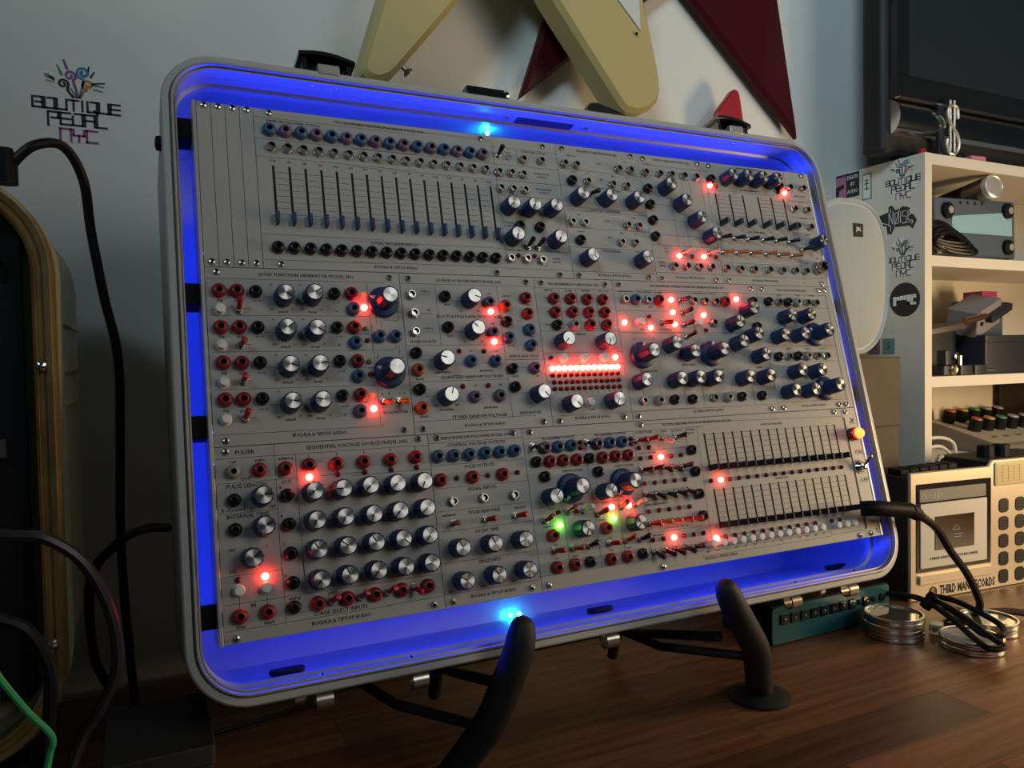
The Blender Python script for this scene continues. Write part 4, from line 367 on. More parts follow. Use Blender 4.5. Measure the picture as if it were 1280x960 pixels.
MODS = {  # key: (x0, x1, row, name, label)
 'm296': (44, 315, 0, 'spectral_processor_module', 'wide grey module with sixteen long sliders under alternating blue and violet jacks'),
 'm285': (315, 408, 0, 'frequency_shifter_module', 'grey module with five navy knobs and many nickel jacks, right of the sixteen-slider one'),
 'm292': (408, 490.5, 0, 'gate_module', 'grey module with four knobs stepping down in a diagonal above two red lights'),
 'm207': (490.5, 637.4, 0, 'mixer_module', 'grey mixer module in the top right corner with six sliders and orange levers'),
 'm281': (2.4, 149.7, 1, 'function_generator_module', 'grey module in the middle row, far left, with white buttons and two large dials'),
 'm266': (149.7, 273, 1, 'random_voltage_module', 'grey random voltage module with orange, violet and blue jacks in the middle row'),
 'm240': (273, 355.2, 1, 'pulser_module', 'grey narrow module crossed by a row of twelve lit red lights'),
 'm259': (355.2, 531, 1, 'waveform_generator_module', 'grey module crowded with navy knobs and two large dials, right of the twelve red lights'),
 'm258': (531, 629, 1, 'oscillator_module', 'grey module with two identical knob clusters at the right end of the middle row'),
 'm245': (2.4, 159.8, 2, 'sequencer_module', 'grey module at the bottom left with a grid of twenty navy knobs'),
 'm230': (159.8, 242.8, 2, 'envelope_follower_module', 'grey narrow bottom-row module with six blue jacks above six navy knobs'),
 'm248': (242.8, 616.6, 2, 'arbitrary_function_module', 'widest bottom-row module with two banks of black sliders and two green lights'),
 'mpow': (616.6, 637.4, 2, 'power_module', 'narrow pale power strip with ON OFF switch and glowing red lamp'),
 'blank_r': (629, 637.4, 1, 'blank_panel', 'narrow plain blank strip at the right end of the middle row')}
for i in range(4): MODS['bl%d' % i] = (2.4 + 10.4 * i, 2.4 + 10.4 * (i + 1), 0, 'blank_panel', ['leftmost', 'second', 'third', 'fourth'][i] + ' plain blank strip from the left in the top row'); LAY['bl%d' % i] = {'screw': [[8 + 10.4 * i, 3.2], [8 + 10.4 * i, 129.8]]}
PALE = mat('power_panel_cream', (.6, .57, .5), .5)
TOPHOLE = 0
for key, (x0, x1, row, nm, lab) in MODS.items():
    D = LAY[key]; v0 = row * 133.6 + .2; v1 = v0 + 133.2
    org = Vector((x0 / 1000, -v1 / 1000, 0))
    Mp = Matrix.Rotation(PROT[0], 4, 'X')
    t = thing(nm, lab, 'synth module', PO + Mp @ org, PROT, 'modules in the synthesizer case')
    def L(u, v, z=0): return (u / 1000 - org.x, -v / 1000 - org.y, z)
    MB().prism([(.00016, 0), ((x1 - x0) / 1000 - .00016, 0), ((x1 - x0) / 1000 - .00016, (v1 - v0) / 1000), (.00016, (v1 - v0) / 1000)], -.0014, 0, .00025).build('faceplate', PALE if key == 'mpow' else PANEL, t)
    MB().box(0, .0115, -.003, (x1 - x0) / 1000, .1217, -.00145).build('light_block_plate', mat('light_block_black', (.004, .005, .004), .8), t)  # unseen black slab added to keep blue light out of the panel gaps
    for u, v, c in D.get('jack', []): inst('jack', JM[c], t, L(u, v), (0, 0, random.random() * 6))
    for u, v, a in D.get('knob', []):
        k = inst('knob', KB, t, L(u, v)); a = math.radians(a if a < 900 else random.choice((80, 225, -45)))
        inst('cap', KC, k); inst('pointer', KP, k, (0, 0, 0), (0, 0, a))
    for u, v in D.get('big', []):
        k = inst('dial', BK, t, L(u, v)); inst('cap', BC, k); inst('pointer', BP, k, (0, 0, 0), (0, 0, math.radians({'m281': 160, 'm248': 235, 'm258': 150}.get(key, 80))))
    for u, va, vb, fr, c in D.get('slider', []):
        h = (vb - va) / 1000; s = MB().box(-.00095, 0, -.001, .00095, h, .00012).build('slider', SLOTM, t, L(u, vb)); inst('slider_cap', SL[c], s, (0, h * fr + (.003 if c == 'b' else .0008), 0))
    for u, v, c in D.get('led', []): inst('indicator_light', LEDM[c], t, L(u, v))
    for u, v in D.get('button', []): inst('push_button', BTN, t, L(u, v))
    for u, v in D.get('screw', []): inst('screw', SCR, t, L(u, v), (0, 0, random.random() * 6))
    for u, v, u2, v2, c in D.get('toggle', []):
        s = inst('toggle_switch', BUSH, t, L(u, v)); d = Vector(((u2 - u) / 1000, -(v2 - v) / 1000, .008)).normalized()
        inst('lever', LEVM[c], s, (0, 0, .002), Vector((0, 0, 1)).rotation_difference(d).to_euler())
    if 'line' in D:
        b = MB()
        for u, v, u2, v2 in D['line']:
            p, q = Vector(L(u, v)), Vector(L(u2, v2)); d = (q - p).normalized(); n = Vector((-d.y, d.x, 0)) * .00016; zz = Vector((0, 0, .0001))
            b.add([p + n + zz, p - n + zz, q - n + zz, q + n + zz], [(0, 1, 2, 3)])
        b.build('printed_lines', INK, t, smooth=False)['kind'] = 'stuff'
    if 'text' in D: text_mesh('lettering', [(*L(u, v)[:2], sz / 1000, s) for u, v, sz, s in D['text']], INK, t)
    if key == 'mpow':
        MB().box(*L(617.6, 392)[:2], 0, *L(618.8, 277)[:2], .0003).build('slot', SLOTM, t)
        LP = MB(); LP.lathe([(.0068, 0), (.0068, .005), (.0058, .006)], 20, mi=0); LP.lathe([(.0056, .006), (.0056, .0088), (.0046, .0125), (.0025, .0145), (.0001, .015)], 20, mis=[2, 1, 1, 1])
        LP.build('power_lamp', [mat('lamp_red_base', (.25, .02, .015), .3), mat('power_lamp_lit', (.9, .3, .1), .3, emit=(1, .12, .018), es=6.5), mat('power_lamp_red', (.6, .05, .03), .3, emit=(1, .02, .01), es=1.6)], t, L(624.6, 295.3))
        s = MB(); s.lathe([(.0072, 0), (.0072, .0015), (.0055, .0015), (.0055, .003), (.0038, .003), (.0038, .0065), (.0028, .007)], 20); s = s.build('power_switch', CHROME, t, L(626.5, 329))
        MB().lathe([(.0012, 0), (.0022, .012), (.0022, .0135), (.001, .0145)], 12).build('lever', CHROME, s, (0, 0, .005), (-.75, 0.3, 0))
        # the little aeroplane mark
        pl = [(0, 5), (.6, 4.2), (.7, 1.6), (4.4, -.9), (4.4, -1.9), (.7, -.7), (.6, -3.2), (1.9, -4.3), (1.9, -5), (0, -4.4)]; pl = pl + [(-a, c) for a, c in pl[-2:0:-1]]
        rr = Matrix.Rotation(math.radians(-55), 2); ctr = L(629.5, 280.5)
        MB().prism([((rr @ Vector(p)).x * .00085 + ctr[0], (rr @ Vector(p)).y * .00085 + ctr[1]) for p in pl][::-1], 0, .00012).build('aeroplane_mark', INK, t)
        lg = L(632.5, 395.2); MB().tube([(lg[0] + p[0] * .001, lg[1] + p[1] * .001, .0002) for p in ((-2, 2), (1.5, 2.4), (-1.5, -.5), (2.2, -.4), (-.5, -2.4), (2.6, -2))], .00028, 5).build('maker_mark', INK, t)
FACE = (PI / 2, 0, 0); SIDE = (PI / 2, 0, -PI / 2)
def cable(name, pts, r, m, label, cat='cable', n=8, parent=None):
    o = MB().tube(curve_pts(pts, 8), r, n).build(name, m, parent)
    if label: tag(o, label, cat)
    return o
CORD = mat('cord_black', (.007, .007, .008), .4, spec=.22)
# ------------------------------------------------------------------ stand under the case
st = thing('case_stand', 'black two-armed folding stand with rubber sleeves holding the silver case', 'stand', (.36, .56, 0))
def SW(p): return (p[0] - .36, p[1] - .56, p[2])
def bendy(*P):
    P = [Vector(p) for p in P]; o = [P[0]]
    for i in range(1, len(P) - 1):
        a, m, z = P[i] + (P[i - 1] - P[i]).normalized() * .012, P[i], P[i] + (P[i + 1] - P[i]).normalized() * .012
        o += [a * (1 - t) ** 2 + m * 2 * t * (1 - t) + z * t * t for t in (0, .25, .5, .75, 1)]
    return o + [P[-1]]
SR = lambda t: .0108 if t < .03 else .0145
for top, mid, bend, foot in (((.4515, .5115, .1275), (.457, .5105, .114), (.4965, .524, .064), (.530, .556, .006)), ((.2545, .5115, .1275), (.2515, .5105, .112), (.233, .522, .058), (.206, .548, .006))):
    Q = bendy(top, mid, bend, foot); d = (Q[0] - Q[1]).normalized(); Q = [Q[0] + d * .0098 * math.sin(q) for q in (1.5, 1.2, .9, .6, .3)] + Q; RR = [.0098 * math.cos(q) for q in (1.5, 1.2, .9, .6, .3)] + [.0098, .0108, .0112, .0115, .0118, .012] + [.0125] * 99
    MB().tube([SW(p) for p in Q], lambda t: RR[round(t * (len(Q) - 1))], 18).build('arm', RUBBER, st)
    MB().lathe([(.03, 0), (.03, .003), (.024, .006), (.014, .008)], 28).build('foot', RUBBER, st, SW((foot[0], foot[1], 0)))
    MB().tube([SW((bend[0] + .005, bend[1] + .01, bend[2] - .012)), SW((bend[0] - .05, .60, .05)), SW((bend[0] - .075, .66, .058))], .0042, 10).build('brace', RUBBER, st)
    MB().tube([SW((mid[0] + (.003 if top[0] > .4 else -.003), .532, .079)), SW((mid[0], .64, .048)), SW((mid[0], .69, .036))], .0045, 10).build('support_bar', RUBBER, st)
    MB().tube([SW((mid[0], .69, .036)), SW((mid[0], .70, .004))], .006, 10).build('rear_leg', RUBBER, st)
MB().tube([SW((.25, .69, .036)), SW((.46, .69, .036))], .004, 10).build('cross_bar', RUBBER, st)
# ------------------------------------------------------------------ teal power supply
ps = thing('pedal_power_supply', 'black box with teal front panel and a row of power sockets under the case', 'power supply', (.634, .646, 0), (0, 0, .012))
MB().rbox(0, .001, 0, .196, .08, .044, .003, .0015).build('housing', BLACK, ps)
MB().prism(rrect(.0005, .001, .1955, .043, .005), 0, .0015, .0004).build('front_panel', mat('teal_paint', (.004, .085, .115), .4), ps, (0, .0008, 0), FACE)
for i in range(9):
    x = .018 + .0158 * i if i < 8 else .018 + .0158 * 8.55
    s = MB().rbox(-.0052, -.0058, 0, .0052, .0058, .0022, .001, .0005).build('socket', mat('gloss_black', (.008, .008, .009), .2), ps, (x, -.0007, .0285), FACE)
    MB().lathe([(.0032, 0), (.0032, .0003), (.001, .0003), (.001, .0012), (.0006, .0014)], 12, mis=[1, 1, 0, 0]).build('socket_pin', [CHROME, mat('socket_black')], s, (0, 0, .0022))
    b = MB(); b.box(-.0045, 0, 0, .0045, .0008, .0001); b.box(-.003, -.0022, 0, .003, -.0014, .0001); b.box(-.0042, -.006, 0, .0042, -.0048, .0001); b.build('printed_marks', mat('pale_print', (.35, .45, .45), .6), s, (0, -.0095, -.0006))['kind'] = 'stuff'
for x, r in ((.1415, .003), (.1665, .0035), (.1815, .005)): MB().lathe([(r, 0), (r, .0015), (r * .5, .002)], 12).build('small_socket', BLACK, ps, (x, -.0007, .029), FACE)
# ------------------------------------------------------------------ cassette radio
GOLD = mat('champagne_metal', (.62, .54, .42), .4, .6, bump=.1, bscale=700); CREAM = mat('cream_plate', (.55, .53, .48), .45)
ra = thing('cassette_radio', 'retro black and champagne cassette radio on the desk with round speaker holes', 'radio', (.913, .675, 0), (0, 0, -math.radians(5)))
b = MB(); b.rbox(-.007, .003, 0, .31, .085, .164, .004, .002); b.rbox(.14, .0035, .16, .31, .085, .176, .003, .0015); b.build('body', mat('radio_black', (.016, .015, .014), .5, bump=.15, bscale=300), ra)
pts = [(-.008, 0), (.311, 0), (.311, .178), (.143, .178), (.136, .17), (-.008, .17)]
MB().prism(pts, 0, .005, .0012).build('front_plate', GOLD, ra, (0, .004, 0), FACE)
def rf(name, x0, z0, x1, z1, d, m, r=.002, base=0, bev=.0004, parent=ra): return MB().prism(rrect(x0, z0, x1, z1, r), base, d, bev).build(name, m, parent, (0, -.001, 0), FACE)
rf('deck_frame', .0016, .037, .1395, .1545, .0006, mat('gloss_black'))
dr = rf('cassette_door', .0078, .0425, .130, .128, .0022, CREAM, .001)
rf('door_header', .006, .1305, .128, .147, .0022, mat('grey_strip', (.2, .19, .17), .4), .001)
rf('ledge', .0055, .0215, .1395, .0335, .0035, GOLD, .001)
MB().prism(rrect(.0328, .065, .1047, .11, .0008), .0022, .003, .0002).build('window', mat('smoked_glass', (.02, .022, .018), .08, coat=1), dr, (0, 0, 0))
b = MB()
for p, q in (((.064, .09), (.071, .096)), ((.071, .096), (.078, .09)), ((.064, .09), (.078, .09)), ((.066, .084), (.082, .084)), ((.066, .08), (.08, .08))):
    b.tube([(p[0], p[1], .0031), (q[0], q[1], .0031)], .0004, 4)
b.build('window_mark', mat('pale_grey_print', (.4, .4, .36), .6), dr)['kind'] = 'stuff'
text_mesh('lettering', [(.0275, .1375, .0088, 'CROSLEY', 1.1)], mat('pale_grey_print'), ra, (0, -.0034, 0), FACE)
text_mesh('lettering', [(.068, .0545, .0052, '4 BAND RADIO CASSETTE RECORDER')], INK, ra, (0, -.0034, 0), FACE)
text_mesh('lettering', [(.096, .0095, .0165, 'THIRD MAN RECORDS', .62)], mat('socket_black'), ra, (0, -.0011, 0), FACE, bold=.055)
b = MB(); b.loops([[(r * math.cos(2 * PI * i / 24), r * math.sin(2 * PI * i / 24), z) for i in range(24)] for r, z in ((.0068, 0), (.0068, .0006), (.0054, .0006), (.0054, 0))], False, False)
b.loops([[(r * math.cos(2 * PI * i / 24), r * math.sin(2 * PI * i / 24), .0004) for i in range(24)] for r in (.0044, .0032)], False, False); b.box(-.0024, -.0003, 0, .0024, .0003, .0005); b.box(-.0003, -.0022, 0, .0003, .0022, .0005)
b.build('emblem', mat('radio_black'), ra, (.032, -.001, .0095), FACE)
for i in range(4):
    for j in range(5):
        h = MB().prism(rrect(-.0098, -.0098, .0098, .0098, .0068), 0, .0004).build('speaker_hole', mat('socket_black'), ra, (.1645 + .0324 * i, -.001, .1135 - .0247 * j), FACE)
        b = MB()
        for k in range(4): b.box(-.0085, -.0072 + k * .0042, .0003, .0085, -.0052 + k * .0042, .0012)
        b.build('grille_slats', mat('radio_black'), h)['kind'] = 'stuff'
dl = rf('tuning_dial', .146, .142, .31, .1745, .0018, mat('dial_bezel', (.45, .4, .3), .35, .5), .003)
MB().box(.149, .145, .0018, .306, .172, .0022).build('dial_scale', mat('dial_cream', (.5, .42, .22), .4), dl)
b = MB()
for k in range(6): b.box(.153, .1475 + k * .0042, .0022, .195, .1478 + k * .0042, .0024)
for k in range(4): b.box(.16 + .011 * k, .1475, .0022, .1603 + .011 * k, .169, .0024)
b.build('dial_print', mat('brown_print', (.12, .08, .04), .6), dl)['kind'] = 'stuff'
for i in range(6): MB().rbox(-.0082, -.012, 0, .0082, .01, .008 + .0006 * i, .0015, .001).build('piano_key', BLACK, ra, (.004 + .0175 * i, .03, .164))
for x in (.176, .207): MB().loops(fluted(.0115, 0, .017)).build('tuning_knob', BLACK, ra, (x, .035, .176))
MB().tube([(.10, .055, .163), (.104, .05, .178), (.11, .05, .18)], .003, 8).build('handle_end', mat('pale_grey_print'), ra)
# ------------------------------------------------------------------ tins, cords, odds on the desk
TIN = mat('tin_metal', (.66, .65, .62), .25, 1); GLASSY = mat('tin_glass_top', (.06, .065, .05), .08, coat=.6)
def tin(x, y, z, h, label, top, grp, R=.0325):
    o = thing('round_tin', label, 'tin', (x, y, z), (0, 0, random.random()), grp)
    MB().lathe([(R - .002, 0), (R, .001), (R, h * .45), (R - .0012, h * .5), (R, h * .56), (R, h - .0008), (R - .001, h), (R - .003, h), (R - .0035, h - .002)], 40, cap1=False).build('rim', TIN, o)
    MB().lathe([(R - .0034, h - .003), (R - .0034, h - .002)], 40).build('lid', top, o)
    return o
G = 'flat round tins on the desk'; WHT = mat('paper_white', (.65, .64, .6), .6)
tin(.785, .607, 0, .0088, 'bottom flat silver tin of the stack of three beside the teal box', TIN, G); tin(.7845, .6075, .0088, .0088, 'middle flat silver tin of the stack of three beside the teal box', TIN, G); tin(.7855, .6065, .0176, .0088, 'top glass-lidded silver tin of the stack of three beside the teal box', GLASSY, G)
tin(.826, .54, 0, .0065, 'lower flat silver tin under the black cord loop', TIN, G); tin(.8265, .5405, .0065, .0065, 'open silver tin with a white disc, under the black cord loop', WHT, G)
tin(.893, .565, 0, .0075, 'lower silver tin of the pair in front of the radio', TIN, G); tin(.8935, .565, .0075, .0075, 'upper dark-topped silver tin of the pair in front of the radio', GLASSY, G)
pc = thing('power_cable', 'thick black power cord running from the panel over the case rim to the desk', 'cable', (.644, .542, .173))
def off(pts, o): return [(p[0] - o[0], p[1] - o[1], p[2] - o[2]) for p in pts]
R1 = [(.646, .538, .1735), (.654, .528, .174), (.669, .522, .173), (.701, .524, .168), (.739, .532, .153), (.777, .545, .134), (.809, .553, .106), (.842, .558, .078), (.866, .562, .051), (.883, .568, .03), (.897, .585, .012), (.918, .62, .0045)]
MB().tube(curve_pts(off(R1[2:], (.644, .542, .173)), 8), .0042, 10).build('cord', CORD, pc)
MB().tube(curve_pts(off([(.6455, .5365, .1735), (.656, .527, .1745), (.70, .5235, .1685)], (.644, .542, .173)), 6), .0078, 12).build('plug', BLACK, pc)
MB().at(off([(.715, .527, .1635)], (.644, .542, .173))[0], (0, 2.0, .2)).lathe([(.0068, -.014), (.0072, .002), (.005, .012)], 12).build('strain_relief', BLACK, pc)
R2 = [(.80, .70, .006), (.822, .66, .028), (.835, .625, .033), (.842, .605, .03), (.825, .565, .026), (.806, .525, .0185), (.7985, .503, .0155), (.8135, .498, .0165), (.818, .515, .021), (.834, .562, .031), (.847, .602, .034), (.854, .61, .034), (.863, .588, .034), (.862, .556, .029), (.855, .527, .024), (.838, .514, .0195), (.826, .528, .0185), (.836, .558, .026), (.843, .585, .031)]
cc = tag(MB().tube(curve_pts(R2, 10), .0034, 9).build('cable_loops', CORD), 'loops of black cord tied together lying over the open tin', 'cable')
MB().tube([(.838, .606, .024), (.852, .604, .037)], .0065, 10).build('cable_tie', BLACK, cc)
cable('thin_lead', [(.842, .586, .0035), (.87, .575, .0035), (.862, .6, .0032), (.9, .605, .0032)], .0022, CORD, 'short thin black lead behind the open tin')
pg = thing('connector_sleeve', 'clear plastic connector sleeve beside the stack of tins', 'connector', (.834, .588, 0), (0, 0, .5))
MB().rbox(-.009, -.007, 0, .009, .007, .011, .002, .001).build('sleeve', mat('clear_plastic', (.45, .42, .36), .2, trans=.5), pg)
MB().tube([(-.009, 0, .006), (-.016, 0, .008)], .003, 8).build('tip', CHROME, pg)
tag(MB().tube(curve_pts([(.93, .60, .004), (.955, .575, .009), (.975, .545, .007), (.985, .51, .004)], 6), .0045, 8).build('leather_strap', mat('brown_leather', (.09, .045, .025), .5)), 'brown leather strap lying at the right edge of the desk', 'strap')
# ------------------------------------------------------------------ cartons and loudspeaker
CARD = mat('cardboard', (.07, .052, .036), .7, bump=.15, bscale=60, var=.08)
for z0, z1, x0, x1, lb in ((0, .122, .80, 1.0, 'bottom brown cardboard carton of the pile behind the radio'), (.122, .222, .795, 1.003, 'middle brown cardboard carton of the pile behind the radio'), (.222, .3225, .80, 1.006, 'top brown cardboard carton, carrying the white loudspeaker')):
    o = thing('cardboard_box', lb, 'box', ((x0 + x1) / 2, .845, z0), group='cartons behind the radio'); h = z1 - z0; q = (x1 - x0) / 2
    MB().rbox(-q, -.08, 0, q, .08, h - .0012, .002, .001).build('carton', CARD, o)
    MB().box(-q + .001, -.0795, h - .0012, q - .001, -.0012, h - .0001).build('flap', CARD, o); MB().box(-q + .001, .0012, h - .0012, q - .001, .0795, h - .0001).build('flap', CARD, o)
sp = thing('loudspeaker', 'white rounded loudspeaker with fabric grille on the cartons', 'speaker', (.842, .72, .3228))
def sel(hw, hh, y, e=2.7, zc=.105, n=48):
    P = []
    for i in range(n):
        a = 2 * PI * i / n; c, s = math.cos(a), math.sin(a)
        P.append((hw * math.copysign(abs(c) ** (2 / e), c), y, zc + hh * math.copysign(abs(s) ** (2 / e), s)))
    return P
SPW = mat('speaker_white', (.5, .56, .58), .45)
b = MB(); b.loops([sel(.058, .088, .13), sel(.071, .1015, .11), sel(.078, .1048, .04), sel(.0775, .1042, .008), sel(.0755, .1022, -.004), sel(.0715, .098, -.007), sel(.0695, .096, -.004)][::1], True, True); b.build('cabinet', SPW, sp)
b = MB(); b.loops([sel(.0694, .0958, -.0035), sel(.066, .092, -.006), sel(.045, .066, -.0105), sel(.02, .03, -.0125)], False, True); b.build('grille', mat('grille_cloth', (.36, .41, .42), .75, bump=.5, bscale=900), sp)
b_ = MB().rbox(-.0085, -.0085, 0, .0085, .0085, .0018, .001, .0004).build('badge', mat('badge_black', (.02, .014, .014), .8), sp, (.008, -.0105, .165), (PI / 2, 0, 0))
text_mesh('lettering', [(0, .001, .0072, 'JBL')], mat('white_print'), b_, (0, 0, .0019), bold=.03)
# ------------------------------------------------------------------ stickers
STROKE = {'B': [[(0, 4), (0, 0), (3, 0), (3, 2), (1, 2)], [(.9, 4), (3, 4), (3, 2)]], 'O': [[(0, 4), (0, 0), (3, 0), (3, 4), (1, 4)]], 'U': [[(0, 4), (0, 0), (3, 0), (3, 4)]], 'T': [[(0, 4), (3, 4)], [(1.5, 4), (1.5, 0)]], 'I': [[(1.5, 4), (1.5, 0)]], 'Q': [[(0, 4), (0, 0), (3, 0), (3, 4), (1, 4)], [(2.2, .6), (3.2, -.8)]],
 'E': [[(3, 4), (0, 4), (0, 0), (3, 0)], [(0, 2), (3, 2)]], 'P': [[(0, -.6), (0, 4), (3, 4), (3, 2), (1, 2)]], 'D': [[(.6, 4), (3, 4), (3, 0), (0, 0), (0, 3)]], 'A': [[(0, 0), (0, 4), (3, 4), (3, 0)], [(0, 2), (3, 2)]], 'L': [[(0, 4), (0, 0), (3, 0)]], 'N': [[(0, 0), (0, 4), (3, 4), (3, 0)]], 'Y': [[(0, 4), (0, 2), (3, 2), (3, 4)], [(1.5, 2), (1.5, 0)]], 'C': [[(3, 4), (0, 4), (0, 0), (3, 0)]]}
def strokes(b, word, x0, y0, pitch, h, wd, z=.0006):
    ad = [i - .42 * sum(1 for q in word[:i] if q == 'I') - (.26 if ch == 'I' else 0) for i, ch in enumerate(word)]
    for i, ch in zip(ad, word):
        for pl in STROKE[ch]:
            for p, q in zip(pl, pl[1:]):
                A = Vector((x0 + i * pitch + p[0] / 3 * pitch * .8, y0 + p[1] / 4 * h)); B = Vector((x0 + i * pitch + q[0] / 3 * pitch * .8, y0 + q[1] / 4 * h)); d = (B - A).normalized() * wd; n = Vector((-d.y, d.x))
                b.add([(*(A - d + n), z), (*(A - d - n), z), (*(B + d - n), z), (*(B + d + n), z)], [(0, 1, 2, 3)])
    return b
def swirl(b, pts, w0, w1, z):
    P = curve_pts([(x, y, 0) for x, y in pts], 6); vs = []; n = len(P)
    for i, p in enumerate(P):
        d = (P[min(i + 1, n - 1)] - P[max(i - 1, 0)]).normalized(); q = Vector((-d.y, d.x, 0)); wd = w0 + (w1 - w0) * i / (n - 1)
        vs += [(*(p + q * wd).xy, z), (*(p - q * wd).xy, z)]
    b.add(vs, [(2 * i, 2 * i + 1, 2 * i + 3, 2 * i + 2) for i in range(n - 1)])
def spiral(cx, cy, r, a0, turns=1.4, sgn=1): return [(cx + r * (1 - .85 * k / 14) * math.cos(a0 + sgn * 2 * PI * turns * k / 14), cy + r * (1 - .85 * k / 14) * math.sin(a0 + sgn * 2 * PI * turns * k / 14)) for k in range(15)]
BACKING = mat('sticker_backing', (.74, .74, .71), .5)
def flower_sticker(label, loc, rot, s, grey=False):
    t = thing('lettered_sticker', label, 'sticker', loc, rot, 'flower logo stickers')
    MB().prism([(x * s, y * s) for x, y in ((-.043, -.001), (-.029, -.002), (-.0285, -.0165), (-.0185, -.017), (-.0185, -.0325), (.02, -.0325), (.02, -.0165), (.03, -.016), (.03, -.0015), (.0435, -.001), (.043, .013), (.012, .0135), (.012, .022), (.028, .0235), (.028, .036), (.014, .047), (-.009, .054), (-.02, .048), (-.03, .038), (-.03, .029), (-.018, .022), (-.008, .0135), (-.043, .0135))], 0, .0003).build('backing', BACKING, t)
    ink = mat('sticker_grey_ink', (.07, .07, .075), .5) if grey else mat('sticker_black_ink', (.01, .01, .014), .45); pk = ink if grey else mat('sticker_magenta_ink', (.3, .05, .2), .45)
    b = MB(); strokes(b, 'BOUTIQUE', -.0405 * s, .001 * s, .0109 * s, .0105 * s, .0011 * s); strokes(b, 'PEDAL', -.027 * s, -.0145 * s, .0112 * s, .012 * s, .0011 * s); b.build('black_lettering', ink, t, smooth=False)['kind'] = 'stuff'
    b = MB(); strokes(b, 'NYC', -.0165 * s, -.031 * s, .0122 * s, .012 * s, .0011 * s); b.build('magenta_lettering', pk, t, smooth=False)['kind'] = 'stuff'
    def pet(nm, col, items):
        b = MB()
        for pts, w0, w1 in items: swirl(b, [(x * s, y * s) for x, y in pts], w0 * s, w1 * s, .0006)
        b.build(nm, mat('sticker_grey_ink') if grey else mat('petal_' + nm, col, .45), t, smooth=False)['kind'] = 'stuff'
    pet('black_petal', (.01, .01, .014), [([(-.003, .014), (-.008, .021)] + spiral(-.0125, .0275, .0052, -.5), .0014, .0011), ([(-.02, .032), (-.029, .0365)], .001, .0006), ([(-.02, .0305), (-.029, .034)], .0008, .0005), ([(.013, .037), (.017, .044)], .001, .0007), ([(.014, .031), (.027, .033)], .001, .0006), ([(.014, .0295), (.026, .0285)], .0008, .0005), ([(.011, .043), (.012, .049)], .001, .0006)])
    pet('violet_petal', (.26, .07, .24), [([(.001, .014), (-.001, .024)] + spiral(-.006, .0365, .0058, -1.0), .0014, .0012), ([(-.008, .043), (-.0115, .053)], .0016, .001)])
    pet('blue_petal', (.05, .24, .38), [([(.002, .014), (.005, .026)] + spiral(.0065, .041, .0068, -1.6, 1.5, -1), .0011, .0018)])
    pet('orange_petal', (.5, .22, .05), [([(.003, .014), (.006, .021)] + spiral(.0105, .029, .0056, -1.8, 1.3, -1), .0013, .0016), ([(-.02, .0285), (-.028, .0295)], .0009, .0006)])
    pet('green_petal', (.03, .28, .08), [([(0, .014), (-.006, .024)], .001, .0008), ([(-.013, .036), (-.0175, .047)], .0016, .0008), ([(.015, .025), (.024, .024)], .0009, .0006)])
    return t
flower_sticker('bright flower logo sticker on the wall left of the silver case', (-.0455, .9399, .5975), FACE, 1.0)
flower_sticker('bright flower logo sticker high on the side of the white shelf', (1.0749, .8135, .5885), SIDE, .74)
flower_sticker('grey flower logo sticker on the side of the white shelf', (1.0749, .8135, .468), SIDE, .70, True)
# ------------------------------------------------------------------ white shelf unit
sh = thing('bookshelf', 'white open shelf unit standing on the desk with stickers on its side', 'shelf', (1.075, .777, 0))
SHW = mat('shelf_white', (.66, .62, .54), .5, bump=.04, bscale=120)
MB().box(0, 0, 0, .016, .155, .6276).build('side_panel', SHW, sh); MB().box(.82, 0, 0, .836, .155, .6276).build('side_panel', SHW, sh); MB().box(0, .155, 0, .836, .162, .6276).build('back_panel', SHW, sh)
MB().box(.0162, .0002, .611, .8198, .155, .6274).build('top_board', SHW, sh)
for z in (.458, .2735, .14): MB().box(.0162, .0004, z, .8198, .155, z + .0162).build('shelf_board', SHW, sh)
def flatst(name, label, y, z, pts, m): o = thing(name, label, 'sticker', (1.0749, y, z), SIDE); MB().prism(pts, 0, .0004).build('backing', m, o); return o
INKW = mat('white_print')
o = flatst('band_sticker', 'pink and black sticker with white words at the top of the shelf side', .921, .606, rrect(-.0275, -.02, .0275, .02, .001), mat('sticker_black_ink'))
MB().prism([(-.026, -.018), (.002, -.018), (.002, .016), (-.02, .016), (-.026, .012)], .0004, .0006).build('pink_print', mat('sticker_pink', (.42, .14, .26), .5), o)
MB().prism([(-.026, -.018), (-.014, -.018), (-.012, -.006), (-.002, -.002), (-.003, .004), (-.02, 0)], .0006, .0008).build('black_print', mat('sticker_black_ink'), o)
text_mesh('lettering', [(.0145, .012, .0088, 'DEATH', .75), (.0145, .001, .0088, 'BY', .75), (.0145, -.011, .0088, 'AUDIO', .75)], INKW, o, (0, 0, .0005))
o = flatst('tall_sticker', 'small tall pale sticker with a black emblem, right of the pink one', .879, .597, rrect(-.0088, -.021, .0088, .021, .001), mat('sticker_olive', (.2, .19, .15), .5))
MB().prism(rrect(-.0068, -.019, .0068, .019, .0006), .0004, .0006).build('pale_field', BACKING, o); b = MB(); b.box(-.0055, .004, .0006, .0055, .0055, .0008); b.box(-.001, -.006, .0006, .001, .012, .0008); b.box(-.005, .009, .0006, .005, .0102, .0008); b.box(-.0045, -.004, .0006, .0045, -.0026, .0008); b.build('emblem', mat('sticker_black_ink'), o, smooth=False)
